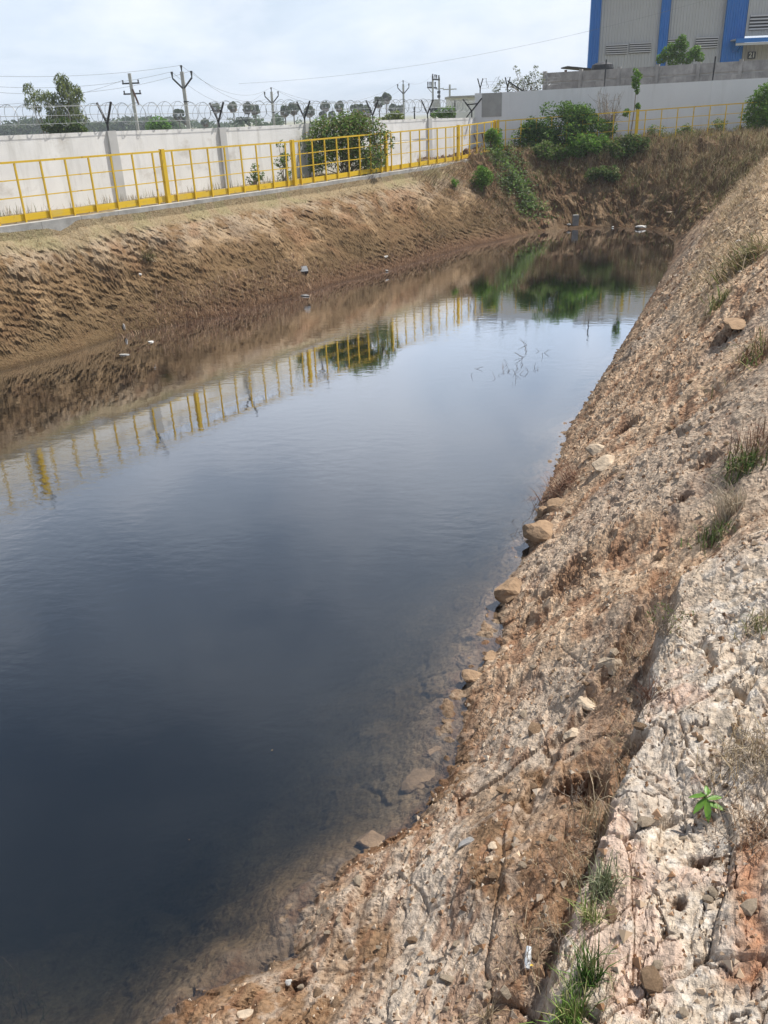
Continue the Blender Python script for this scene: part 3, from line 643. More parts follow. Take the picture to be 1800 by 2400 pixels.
for k in range(11):
    zt = zF(Q2(.5 + k, -2.95)) + .01; mb.box(v3(Q2(1.0 + k * 1.02, -3.0), zt - .3), (1.01, .2, .6), AXR)
tag(mb.build('kerb', M_CONC), kind='structure')
# white low block behind the railing
o = thing('white_block', 'low white rendered block standing between the railing and the white wall', 'masonry block', v3(P2(12.2, 1.0), 2.4))
MB().box(v3(P2(11.6, 1.0), 2.75), (2.3, .5, 1.0), AXL).build('block', M_WALLW, o)
MB().box(v3(P2(12.2, .95), 3.28), (3.0, .16, .06), AXL).build('cap', M_CONC, o)

# ------------------------------------------------------------------ precast wall, rods, shed, tank
W1 = np.array([11., 47.]); W2 = np.array([22., 41.]); WD = (W2 - W1) / np.linalg.norm(W2 - W1); WN = np.array([-WD[1], WD[0]])
AXW = np.array([[WD[0], WD[1], 0], [WN[0], WN[1], 0], [0, 0, 1]])
pw = thing('precast_wall', 'weathered grey precast panel wall standing behind the grey wall', 'wall', v3(W1, 1.2))
pt = [-2.05, -.19, 1.72, 3.56, 5.46, 7.33, 9.2, 11.1]
rng = random.Random(4)
for k, t in enumerate(pt):
    MB().box(v3(W1 + WD * t, 3.52), (.17, .20, 4.62), AXW).build('post', M_PRE, pw)
    if k < len(pt) - 1:
        for r in range(9):
            h = .49; zc = 5.79 - h / 2 - r * .5
            MB().box(v3(W1 + WD * (t + pt[k + 1]) / 2 + WN * (rng.uniform(-.012, .012)), zc), (pt[k + 1] - t - .171, .07 + rng.uniform(0, .03), h - .075), AXW).build('panel', M_PRE, pw)
        MB().box(v3(W1 + WD * (t + pt[k + 1]) / 2 + WN * .015, 3.5), (pt[k + 1] - t - .172, .03, 4.5), AXW).build('core', M_CONC, pw)
for px, lab in ((1416, 'thin black steel rod against the precast wall left of the sapling top'), (1668, 'thin black steel rod against the precast wall near the right edge')):
    b = at(px, 200, 38.9 if px < 1500 else 38.3); o = thing('steel_rod', lab, 'rod', b - [0, 0, .3], 'black rods on the grey wall')
    MB().beam(b - [0, 0, .35], b + [0.02, 0, .95 if px < 1500 else 1.05], .045, .045).build('rod', M_BLK, o)
c = at(1350, 160, 50); o = thing('lean_to_roof', 'low tin sheet roof edge showing above the precast wall', 'shed roof', c - [0, 0, .6])
mb = MB(); mb.beam(at(1322, 158, 50), at(1405, 166, 50), 1.6, .06); mb.build('roof_sheet', M_DARK, o)
mb = MB(); mb.beam(at(1326, 164, 49.6), at(1326, 175, 49.6), .12, .12); mb.build('post', M_RUST, o)
c = at(1412, 160, 47.6); o = thing('water_tank', 'black plastic water tank beside the blue corner of the warehouse', 'water tank', c)
zz = np.array([-.32, -.3, .0, .16, .24, .28]); rr_ = np.array([.5, .54, .56, .52, .34, .14])
MB().tube([c + [0, 0, z] for z in zz], rr_, 18).build('tank', M_BLK, o)

# ------------------------------------------------------------------ warehouse
BY = 65.
bl = thing('warehouse', 'large corrugated grey warehouse with blue columns at the upper right', 'warehouse', (24, BY, .4))
def corr(name, x0, x1, z0, z1, y, matl, parent, step=.2, dep=.035):
    xs = [];
    x = x0
    while x < x1: xs += [(x, 0), (x + step * .55, 0), (x + step * .65, -dep), (x + step * .9, -dep)]; x += step
    xs = [(min(a_, x1), b_) for a_, b_ in xs] + [(x1, 0)]
    V = [(a_, y + b_, z) for a_, b_ in xs for z in (z0, z1)]; Q = [[2 * k, 2 * k + 2, 2 * k + 3, 2 * k + 1] for k in range(len(xs) - 1)]
    return mesh_np(name, V, [np.array(Q)], matl, parent)
corr('cladding', 15.4, 25.4, .4, 10.95, BY, M_CLAD, bl)
corr('cladding', 25.9, 38.5, 8.02, 10.95, BY - .4, M_CLAD, bl)
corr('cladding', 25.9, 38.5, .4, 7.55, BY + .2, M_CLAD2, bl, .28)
MB().beam((15.5, BY + .3, 5.6), (20.6, BY + 20, 5.6), .12, 10.6).build('side_wall', M_CLAD, bl)
MB().add([(15.3, BY - .6, 10.96), (38.6, BY - .6, 10.96), (42, BY + 20, 10.96), (20.5, BY + 20, 10.96), (15.3, BY - .6, 11.1), (38.6, BY - .6, 11.1), (42, BY + 20, 11.1), (20.5, BY + 20, 11.1)], [[3, 2, 1, 0], [4, 5, 6, 7], [0, 1, 5, 4], [1, 2, 6, 5], [2, 3, 7, 6], [3, 0, 4, 7]]).build('roof', M_CLAD, bl)
for xa, xb, yy in ((15.35, 16.03, BY - .1), (20.12, 20.72, BY - .1), (24.5, 25.9, BY - .25)):
    corr('column_cladding', xa, xb, .4, 10.95, yy - .12, M_BLUE, bl, .17, .05); MB().box(((xa + xb) / 2, yy, 5.66), (xb - xa - .01, .22, 10.5)).build('column_core', M_BLUE, bl)
for px, py, w, h in ((1445, 116, 1.45, .62), (1500.5, 112, 1.45, .62), (1583, 102, 1.2, .62), (1656, 100, 1.5, .68), (1795, 52, 2.2, .88)):
    y_ = BY - .06 if px < 1700 else BY - .46
    c = at(px, py, y_); fr = MB().box(c, (w, .06, h)).build('louvre_vent', M_DARK, bl)
    for k in range(5):
        zz_ = c[2] - h / 2 + .06 + k * (h - .1) / 4
        MB().box((c[0], c[1] - .06, zz_), (w + .04, .07, h * .095)).build('blade', M_LOUV, fr)
c = at(1750, 94, BY - 1.2)
MB().box((c[0] + 5, BY - .95, c[2] + .05), (11.6, 1.1, .08)).build('canopy', M_CLAD, bl)
MB().box((c[0] + 5, BY - 1.53, c[2] - .03), (11.7, .06, .26)).build('canopy_fascia', M_BLUE, bl)
MB().box((c[0] + 5, BY - 1.44, c[2] - .24), (11.6, .05, .14)).build('canopy_trim', M_LOUV, bl)
for k in range(2): MB().beam((c[0] - .5 + k * .25, BY - .3, c[2] - .7), (c[0] - .5 + k * .25, BY - 1.4, c[2] - .15), .07, .07).build('canopy_brace', M_BLUE, bl)
c = at(1762, 129.5, BY + .1); sg = MB().box(c, (.52, .05, .44)).build('number_sign', M_BLK, bl)
fc = bpy.data.curves.new('digits', 'FONT'); fc.body = '21'; fc.size = .44; fc.align_x = 'CENTER'; fc.align_y = 'CENTER'; fc.extrude = .004; fc.offset = .008
_t = bpy.data.objects.new('digits', fc); COL.objects.link(_t); bpy.context.view_layer.update()
dm = bpy.data.meshes.new_from_object(_t.evaluated_get(bpy.context.evaluated_depsgraph_get())); bpy.data.objects.remove(_t); dm.materials.clear(); dm.materials.append(M_WHITE)
dg = bpy.data.objects.new('digits', dm); COL.objects.link(dg); dg.parent = sg
dg.location = Vector((c[0], c[1] - .032, c[2])) - Vector(wloc(bl)); dg.rotation_euler = (math.pi / 2, 0, 0)

# ------------------------------------------------------------------ plants
def tint(rng, n, cols, jit=.22, gain=1.):
    cols = np.asarray(cols, float) * gain; k = rng.integers(0, len(cols), n); c = cols[k] * (1 + rng.normal(0, jit, (n, 1))); return np.clip(c, .005, .9)
def leaves(C, size, rng, cols, aspect=.42, up=.5, hang=0., fold=.15):
    n = len(C); size = np.broadcast_to(size, (n,)) * rng.uniform(.65, 1.3, n)
    N = rng.normal(0, 1, (n, 3)); N[:, 2] = np.abs(N[:, 2]) + up; N /= np.linalg.norm(N, axis=1)[:, None]
    T = rng.normal(0, 1, (n, 3)); T[:, 2] -= hang; T -= N * (T * N).sum(1)[:, None]; T /= np.linalg.norm(T, axis=1)[:, None]
    B = np.cross(N, T); s = size[:, None]
    V = np.stack([C - T * s * .5, C + B * s * aspect * .5 + N * s * fold, C + T * s * .5, C - B * s * aspect * .5 + N * s * fold], 1).reshape(-1, 3)
    i = np.arange(n) * 4; F = np.concatenate([np.stack([i, i + 1, i + 2], -1), np.stack([i, i + 2, i + 3], -1)])
    return V, F, np.repeat(tint(rng, n, cols, .22, 1.55), 4, 0)
def clump_points(rng, clumps, n, spread):
    """clumps (k,4): x y z r"""
    w = clumps[:, 3] ** 2; k = rng.choice(len(clumps), n, p=w / w.sum())
    d = rng.normal(0, 1, (n, 3)); d /= np.linalg.norm(d, axis=1)[:, None]; r = clumps[k, 3] * rng.uniform(.25, 1, n) ** .5 * spread
    return clumps[k, :3] + d * r[:, None]
G_MID = [(.075, .14, .025), (.10, .165, .032), (.055, .105, .02), (.13, .18, .045)]
G_DK = [(.04, .08, .018), (.06, .11, .022), (.08, .13, .026), (.03, .06, .016)]
G_BR = [(.08, .17, .02), (.10, .20, .03), (.06, .13, .015)]
G_OL = [(.11, .13, .05), (.09, .11, .035), (.14, .15, .07), (.07, .09, .03)]
G_GR = [(.10, .13, .075), (.075, .10, .05), (.14, .16, .10)]
STRAW = [(.40, .32, .20), (.33, .25, .15), (.46, .38, .26), (.27, .20, .12)]
BROWN = [(.23, .15, .09), (.18, .11, .065), (.29, .20, .13), (.15, .09, .055)]
REDB = [(.21, .115, .08), (.26, .16, .11), (.16, .08, .055), (.31, .22, .155)]
GREYB = [(.27, .22, .17), (.21, .16, .125), (.33, .28, .22)]
GRASSG = [(.13, .16, .05), (.18, .18, .07), (.10, .14, .04), (.28, .24, .12)]
def bush(name, label, cat, base, clumps, nleaf, lsize, cols, seed, group=None, stems=9, aspect=.45, up=.5, hang=0., stem_mat=None, trunk=None, spread=1.):
    rng = np.random.default_rng(seed); base = np.asarray(base, float); o = thing(name, label, cat, base, group); cl = np.asarray(clumps, float).copy(); cl[:, :3] += base
    mb = MB(); idx = rng.permutation(len(cl))[:stems] if stems < len(cl) else np.arange(len(cl))
    for i in idx:
        p = cl[i, :3]; m_ = base + (p - base) * .5 + rng.normal(0, .06, 3) * np.linalg.norm(p - base); a0 = base + np.array([rng.normal(0, .05), rng.normal(0, .05), -.1])
        h0 = base if trunk is None else base + np.array([0, 0, trunk[0] * .6])
        mb.tube([a0 if trunk is None else h0, m_, p], [.02 if trunk is None else trunk[1] * .5, .014 if trunk is None else trunk[1] * .3, .006], 5)
    if trunk is not None: mb.tube([base - [0, 0, .3], base + [trunk[1] * .5, 0, trunk[0] * .5], base + [0, 0, trunk[0]]], [trunk[1], trunk[1] * .8, trunk[1] * .55], 7)
    mb.build('trunk' if trunk is not None else 'stem', stem_mat or M_BARK, o)
    C = clump_points(rng, cl, nleaf, spread); V, F, c = leaves(C, lsize, rng, cols, aspect, up, hang)
    mesh_np('crown' if trunk is not None else 'foliage', V, [F], M_LEAF, o, colors=c); return o
def dome(rng, n, rx, ry, h, r0, r1, zmin=.1):
    out = []
    for _ in range(n):
        a = rng.uniform(0, 2 * math.pi); u = rng.uniform(0, 1) ** .5; z = rng.uniform(zmin, 1) ** .8
        s = math.sqrt(max(0, 1 - z * z)) * .75 + .25
        out.append((math.cos(a) * rx * u * s, math.sin(a) * ry * u * s, z * h, rng.uniform(r0, r1)))
    return out
rg = np.random.default_rng(77)
def gpt(x, y): return np.array([x, y, ground_z(x, y)])
# big bush behind the left railing
p = P2(8.6, .9); bush('bush', 'wide green bush pushing through the left railing in front of the white wall', 'bush', gpt(*p), dome(rg, 60, 1.75, .75, 1.6, .24, .46), 8200, .115, G_MID + G_OL[:2] + [(.16, .13, .06)], 1, stems=26)
p = P2(5.4, .8); bush('leggy_weed', 'sparse tall weed with small leaves behind the railing beside the white wall', 'weed', gpt(*p), dome(rg, 12, .35, .2, 1.15, .08, .16), 330, .09, G_GR + G_MID, 2, stems=12, stem_mat=M_STEM)
p = P2(4.1, .9); bush('leggy_weed', 'short sparse green weed behind the railing, left of the taller weed', 'weed', gpt(*p), dome(rg, 9, .3, .15, .6, .08, .15), 260, .09, G_MID + G_GR, 3, stems=9, stem_mat=M_STEM)
# far end growth
bush('bush', 'largest dark green bush spilling over the far railing', 'bush', gpt(7.95, 36.4), dome(rg, 60, 1.95, .8, 1.5, .25, .5), 7600, .13, G_DK + G_MID[:2], 4, stems=22)
bush('bush', 'low dark green bush on the left shoulder of the largest bush', 'bush', gpt(6.75, 36.5), dome(rg, 22, .85, .5, 1.0, .2, .35), 2300, .12, G_DK + G_MID[:1], 5)
bush('bush', 'bright green leafy bush hanging over the bank below the largest bush', 'bush', gpt(8.6, 35.4), dome(rg, 26, 1.25, .5, .65, .18, .32), 2500, .12, G_BR + G_MID, 6)
bush('bush', 'round dark green bush at the right edge by the end of the railing', 'bush', gpt(15.7, 35.4), dome(rg, 44, 1.0, .8, 1.75, .28, .48, .05), 5200, .13, G_MID + G_BR[:1], 7, stems=14)
bush('bush', 'upright bright green bush at the corner where the two railings meet', 'bush', gpt(4.85, 35.4), dome(rg, 18, .42, .35, .8, .14, .24), 1500, .10, G_BR + G_MID, 8)
bush('bush', 'small rounded fresh green bush low on the left bank near the far end', 'bush', hit(1130, 452), dome(rg, 20, .34, .3, .8, .14, .24, .05), 1500, .10, G_BR + G_MID, 9)
bush('weed', 'tiny yellow green weed on the brown left bank', 'weed', hit(1064, 440), dome(rg, 6, .2, .15, .25, .07, .12), 130, .09, G_BR, 10)
for (x, y, h_, lab, sd) in ((11.5, 36.2, .7, 'small green weed poking through the far railing right of its tall post', 11), (12.6, 36.0, .8, 'bushy green weed in the middle of the right part of the far railing', 12), (13.9, 36.1, .9, 'green weed with a dry brown heap beside it behind the far railing', 13)):
    bush('weed', lab, 'weed', gpt(x, y), dome(rg, 15, (.75, .5, .95)[sd - 11], .35, h_ * (.75, .6, .62)[sd - 11], .09, .2), 620, .085, G_MID + G_OL + STRAW[3:], sd)
bush('bush', 'dark leafy undergrowth hanging below the right part of the far railing', 'bush', gpt(10.2, 35.2), dome(rg, 20, 1.1, .45, .55, .16, .3), 1900, .12, G_DK + G_OL, 14)
bush('bush', 'shaded dark green clump half way down the far bank', 'bush', gpt(8.9, 34.3), dome(rg, 16, .8, .4, .5, .14, .26), 1400, .11, G_DK + G_OL, 15)
bush('bush', 'olive clump at the top of the far bank left of the undergrowth', 'bush', gpt(6.9, 35.3), dome(rg, 16, .7, .4, .5, .14, .26), 1300, .11, G_OL + G_MID, 16)
# creeper trailing down the bank
def strip_leaves(pix0, pix1, width, n, size, cols, seed, lift=.12):
    rng = np.random.default_rng(seed); C = []
    for k in range(n):
        t = rng.uniform(0, 1); px = pix0[0] + (pix1[0] - pix0[0]) * t + rng.normal(0, width); py = pix0[1] + (pix1[1] - pix0[1]) * t + rng.normal(0, width * .4)
        C.append((px, py))
    return C
rng = np.random.default_rng(21)
kc = 34; t = rng.uniform(0, 1, kc); ccx = 4.9 + 1.2 * t + rng.normal(0, .34, kc); ccy = 35.2 - 2.5 * t + rng.normal(0, .35, kc); kk = rng.integers(0, kc, 3200); rad_ = rng.uniform(.12, .3, kc)
cx = ccx[kk] + rng.normal(0, 1, 3200) * rad_[kk]; cy2 = ccy[kk] + rng.normal(0, 1, 3200) * rad_[kk]
zz = terrain(cx, cy2); C = np.stack([cx, cy2, zz + .05 + rng.gamma(1.5, .07, 3200)], -1)
o = thing('creeper', 'pale green creeper trailing down the bank from the railing corner', 'creeper', gpt(5.2, 34.4)); V, F, c = leaves(C, .10, rng, G_GR + G_MID + [(.13, .20, .06)], .6, 1.0); mesh_np('foliage', V, [F], M_LEAF, o, colors=c)
# bare shrub and sapling
def twig_mesh(base, n, h, spread, rng, r=.008, kids=4):
    mb = MB()
    for k in range(n):
        a = rng.uniform(0, 2 * math.pi); l = h * rng.uniform(.55, 1.05); s = spread * rng.uniform(.2, 1)
        tip = base + np.array([math.cos(a) * s, math.sin(a) * s, l]); mid = (base + tip) / 2 + rng.normal(0, .05, 3) * h
        mb.tube([base + rng.normal(0, .03, 3) * [1, 1, 0] - [0, 0, .03], mid, tip], [r, r * .7, r * .35], 4, False)
        for q in range(kids):
            u = rng.uniform(.35, .95); s0 = mid + (tip - mid) * (u * 2 - 1) if u > .5 else base + (mid - base) * u * 2
            mb.tube([s0, s0 + rng.normal(0, .12, 3) * h + [0, 0, .12 * h]], [r * .5, r * .25], 3, False)
    return mb
o = thing('bare_shrub', 'leafless grey shrub between the largest bush and the tall yellow post', 'shrub', gpt(9.75, 36.9)); twig_mesh(np.array(gpt(9.75, 36.9)), 34, 1.75, .85, np.random.default_rng(5), .013, 7).build('branches', M_STEM, o)
b = gpt(10.65, 37.0); o = thing('sapling', 'slim sapling with a leafy top rising in front of the grey wall', 'sapling', b)
tp = at(1493, 182, 37.0); MB().tube([b - [0, 0, .1], b * .5 + tp * .5 + [.05, 0, 0], tp], [.03, .022, .01], 6).build('trunk', M_STEM, o)
rng = np.random.default_rng(31); cl = np.array([[*(tp + [0, 0, .0]), .2], [*(tp + [-.02, 0, -.25]), .17], [*(tp + [-.08, 0, .25]), .12], [*(tp + [.05, 0, -.5]), .1], [*(b * .5 + tp * .5 + [-.25, 0, -.1]), .17], [*(b * .5 + tp * .5 + [.18, 0, .1]), .12]])
V, F, c = leaves(clump_points(rng, cl, 420, 1.), .14, rng, G_BR + G_MID, .4, .1); mesh_np('crown', V, [F], M_LEAF, o, colors=c)
# shrubs and trees behind the walls
b = at(1240, 230, 43); cl = []
rng = np.random.default_rng(33)
for px, py, r in ((1168, 205, .16), (1175, 190, .12), (1215, 170, .12), (1207, 160, .09), (1212, 195, .2), (1232, 190, .18), (1240, 180, .16), (1256, 175, .15), (1255, 160, .1), (1225, 205, .22), (1260, 200, .2), (1245, 205, .2), (1268, 190, .14), (1195, 205, .18), (1270, 178, .1), (1160, 210, .14)): cl.append([*(at(px, py, 43) - b), r])
bush('thin_shrub', 'thin leafy shrub with open sky between its twigs, behind the grey wall', 'shrub', b, cl, 620, .13, [(.09, .11, .05), (.07, .09, .04), (.13, .15, .08), (.16, .17, .12)], 34, stems=16, stem_mat=M_STEM, aspect=.35, spread=1.25)
b = at(1595, 175, 55) - [0, 0, 1.2]; b[2] = 2.0; cl = []
for px, py, r in ((1595, 100, .4), (1600, 90, .28), (1565, 125, .5), (1550, 138, .4), (1590, 120, .5), (1625, 128, .48), (1640, 135, .36), (1610, 138, .45), (1580, 142, .5), (1605, 108, .35), (1575, 112, .36), (1632, 118, .35)): cl.append([*(at(px, py, 55) - b), r * .8])
bush('tree', 'small rounded green tree in front of the warehouse cladding', 'tree', b, cl, 3400, .16, G_BR + G_MID, 36, trunk=(3.6, .1))
b = at(1040, 300, 60); b[2] = 1.; bush('bush', 'green bush above the white wall beside the twin pole structure', 'bush', b, [[*(at(px, py, 60) - b), r] for px, py, r in ((1020, 270, .3), (1035, 264, .35), (1050, 262, .35), (1058, 268, .3), (1042, 274, .4), (1062, 258, .2))], 900, .18, G_BR + G_MID, 37)
b = at(920, 300, 60); b[2] = 1.; bush('bush', 'yellow green bush above the white wall below the palms', 'bush', b, [[*(at(px, py, 60) - b), r] for px, py, r in ((905, 279, .25), (918, 274, .35), (930, 272, .35), (938, 275, .3), (925, 280, .3), (895, 282, .2))], 760, .18, [(.14, .17, .03), (.11, .15, .03)], 38)
b = at(375, 330, 90); b[2] = 0.6; bush('bush', 'bright green rounded bush above the white wall left of the leaning pole', 'bush', b, [[*(at(px, py, 90) - b), r] for px, py, r in ((358, 298, .7), (372, 291, .8), (386, 296, .7), (368, 300, .8), (380, 302, .7), (394, 300, .4))], 1300, .3, G_BR, 39)
# drooping tree at left
b = at(150, 330, 60); b[2] = .5; cl = []
for px, py, r in ((140, 190, .42), (150, 200, .42), (140, 210, .38), (165, 212, .45), (172, 225, .42), (75, 213, .38), (85, 225, .33), (75, 243, .38), (88, 255, .25), (105, 225, .3), (118, 232, .36), (135, 235, .45), (150, 240, .5), (165, 250, .5), (178, 245, .35), (130, 260, .5), (150, 270, .5), (170, 272, .5), (188, 265, .36), (192, 282, .3), (118, 275, .35), (110, 250, .25), (140, 285, .5), (160, 292, .5), (95, 236, .22), (178, 210, .26), (184, 232, .25)): cl.append([*(at(px, py, 60) + [0, rg.uniform(-.6, .6), 0] - b), r])
bush('drooping_tree', 'tall drooping grey green tree behind the razor wire at the left', 'tree', b, cl, 3300, .30, [(.15, .18, .085), (.075, .10, .04), (.14, .16, .085), (.16, .19, .04), (.05, .07, .03)], 40, trunk=(4.6, .16), aspect=.16, up=0., hang=2.6, stems=14, spread=1.15)
b = at(155, 330, 58); b[2] = .5; bush('bush', 'dense dark green bush under the drooping tree', 'bush', b, [[*(at(px, py, 58) - b), r] for px, py, r in ((112, 296, .4), (125, 300, .45), (140, 298, .5), (158, 300, .5), (175, 300, .45), (188, 304, .4), (196, 309, .3), (150, 290, .4), (130, 310, .4), (165, 311, .4))], 2600, .2, [(.045, .085, .015), (.03, .06, .012), (.08, .11, .02)], 41)
# palms
def palmyra(seed, hmul=1.):
    rng = np.random.default_rng(seed); o = thing('palmyra_palm', 'x', 'palm tree', (0, 0, 0), 'palms beyond the white wall')
    H = 7.2 * hmul; MB().tube([(0, 0, -1), (.1, 0, H * .5), (0, 0, H)], [.24, .17, .15], 7).build('trunk', M_PALMT, o, False)
    Vs, Fs, Cs = [], [], []; k0 = 0
    for i in range(54):
        d = rng.normal(0, 1, 3); d /= np.linalg.norm(d)
        dead = d[2] < -.35
        if dead: d[2] *= 1.6; d /= np.linalg.norm(d)
        L = rng.uniform(.75, 1.15) * (.8 if dead else 1.); c = np.array([0, 0, H + .25]) + d * L
        n = rng.normal(0, 1, 3); n -= d * (n @ d); n /= np.linalg.norm(n); s = np.cross(d, n); R = rng.uniform(.55, .85)
        ang = np.linspace(-2.0, 2.0, 8); ring = [c + R * (math.cos(a_) * d + math.sin(a_) * s) + n * R * .25 * abs(a_) / 2 * (1 if q % 2 else .6) for q, a_ in enumerate(ang)]
        V = np.array([np.array([0, 0, H + .1]), c - d * .1] + ring); F = [[1, 2 + q, 3 + q] for q in range(7)] + [[0, 1, 2 + 3]]
        col = np.array((.17, .125, .08)) if dead else np.array([(.065, .095, .045), (.085, .115, .055), (.05, .075, .035)][rng.integers(3)])
        Vs.append(V); Fs.append(np.array(F) + k0); Cs.append(np.repeat((col * rng.uniform(.8, 1.2))[None], len(V), 0)); k0 += len(V)
    mesh_np('crown', np.concatenate(Vs), [np.concatenate(Fs)], M_LEAF, o, False, colors=np.concatenate(Cs)); return o
def coconut(seed):
    rng = np.random.default_rng(seed); o = thing('coconut_palm', 'x', 'palm tree', (0, 0, 0), 'palms beyond the white wall')
    H = 6.; MB().tube([(0, 0, -1), (.25, 0, H * .5), (0, 0, H)], [.2, .14, .11], 6).build('trunk', M_PALMT, o, False)
    Vs, Fs, Cs = [], [], []; k0 = 0
    for i in range(18):
        a_ = i * 2.4 + rng.uniform(-.2, .2); el = rng.uniform(-.1, 1.1); L = 2.6; pts = []
        for q in range(7):
            u = q / 6; pts.append(np.array([math.cos(a_) * L * u * math.cos(el), math.sin(a_) * L * u * math.cos(el), H + L * u * math.sin(el) - 1.5 * u * u]))
        s = np.array([-math.sin(a_), math.cos(a_), 0])
        for q in range(6):
            w = .42 * math.sin(.5 + 2.4 * q / 6); 
            V = np.array([pts[q], pts[q + 1], pts[q + 1] + s * w - [0, 0, .35], pts[q] + s * w * .9 - [0, 0, .35], pts[q + 1] - s * w - [0, 0, .35], pts[q] - s * w * .9 - [0, 0, .35]])
            Vs.append(V); Fs.append(np.array([[0, 1, 2], [0, 2, 3], [0, 4, 1], [0, 5, 4]]) + k0); Cs.append(np.repeat(np.array([(.05, .085, .035)]) * rng.uniform(.8, 1.25), 6, 0)); k0 += 6
    mesh_np('crown', np.concatenate(Vs), [np.concatenate(Fs)], M_LEAF, o, False, colors=np.concatenate(Cs)); return o
PROT = [palmyra(1), palmyra(2), palmyra(3)]; used = set()
PALMS = [(418, 270, 165, 1.0, 'palmyra palm left of the white Y topped pole'), (436, 284, 210, .9, 'low palm almost touching the foot of the tall Y topped pole'), (481, 287, 210, .95, 'short palm between the tall Y topped pole and the second bracket'), (506, 254, 200, 1., 'dense palmyra palm directly behind the second wall bracket'),
 (546, 252, 190, 1., 'palmyra palm standing alone right of the second wall bracket'), (580, 254, 180, 1., 'left palm of the touching pair before the small Y topped pole'), (597, 257, 190, 1., 'right palm of the touching pair before the small Y topped pole'), (668, 262, 165, 1., 'left palm of the wide brown skirted pair right of the small pole'), (688, 256, 170, 1., 'right palm of the wide brown skirted pair right of the small pole'),
 (725, 262, 175, 1., 'palm behind the right arm of the third wall bracket'), (763, 250, 200, 1., 'slim palm with a lower crown cluster at its foot'), (795, 250, 190, 1., 'tall oval crowned palm standing alone in the middle'), (834, 258, 175, 1., 'left palm of the dense group above the bush'), (858, 262, 170, 1., 'right palm of the dense group above the bush'), (846, 256, 190, 1., 'middle palm of the dense group above the bush'),
 (888, 240, 185, 1.05, 'lower palm of the tall pair left of the pale Y pole'), (905, 231, 195, 1.05, 'tallest palm, with a bare thin trunk'), (921, 256, 190, .95, 'palm close to the left of the pale Y pole'), (939, 257, 200, .9, 'palm half hidden by the pale Y pole'), (757, 270, 200, .8, 'left low crown at the foot of the slim palm'), (778, 270, 210, .8, 'right low crown at the foot of the slim palm')]
for k, (px, py, Y, s, lab) in enumerate(PALMS):
    v = k % 3; o = PROT[v] if v not in used else copy_tree(PROT[v]); used.add(v)
    c = at(px, py, Y); o.scale = (s * .68,) * 3; o.location = (c[0], c[1], c[2] - (7.2 + .3) * s * .68); o.rotation_euler = (0, 0, k * 1.3); o['label'] = lab
CP = [(571, 284, 180, 'small coconut palm left of the touching palm pair'), (404, 290, 170, 'small feathery coconut palm at the foot of the left palmyra')]
cpr = coconut(5)
for k, (px, py, Y, lab) in enumerate(CP):
    o = cpr if k == 0 else copy_tree(cpr); c = at(px, py, Y); o.location = (c[0], c[1], c[2] - 6.); o.rotation_euler = (0, 0, k * 2.); o['label'] = lab
# low scrub and distant wood
def wood(name, spans, seed, cols, lsize):
    rng = np.random.default_rng(seed); Vs, Fs, Cs = [], [], []; k0 = 0
    for px0, px1, pyt0, pyt1, Y, n in spans:
        u = rng.uniform(0, 1, n); top = pyt0 + (pyt1 - pyt0) * u; A_ = at(px0, pyt0, Y); B_ = at(px1, pyt1, Y)
        P = A_[None] + (B_ - A_)[None] * u[:, None]; bumpz = (vn(u * (abs(px1 - px0) / 7.), u * 0, seed) - .6) * 2.6 + (vn(u * (abs(px1 - px0) / 2.5), u * 0, seed + 3) - .5) * 1.2
        P[:, 2] = .35 + (P[:, 2] + bumpz - .35) * rng.uniform(.15, 1, n) ** .6; P[:, 1] += rng.normal(0, 3, n)
        V, F, c = leaves(P, lsize, rng, cols, .35, .2, .5); Vs.append(V); Fs.append(F + k0); Cs.append(c); k0 += len(V)
    tag(mesh_np(name, np.concatenate(Vs), [np.concatenate(Fs)], M_LEAF, colors=np.concatenate(Cs)), 'far-off band of dark green palm wood along the horizon', 'wood', kind='stuff')
wood('distant_wood', [(-60, 180, 290, 285, 260, 5200), (170, 420, 285, 281, 280, 5200)], 61, [(.04, .065, .03), (.055, .085, .035), (.03, .05, .025), (.075, .10, .045)], 1.5)
wood('distant_wood', [(400, 560, 292, 286, 300, 900), (595, 660, 283, 279, 200, 500), (690, 860, 285, 279, 300, 300)], 63, [(.05, .08, .035), (.06, .09, .04)], 1.3)

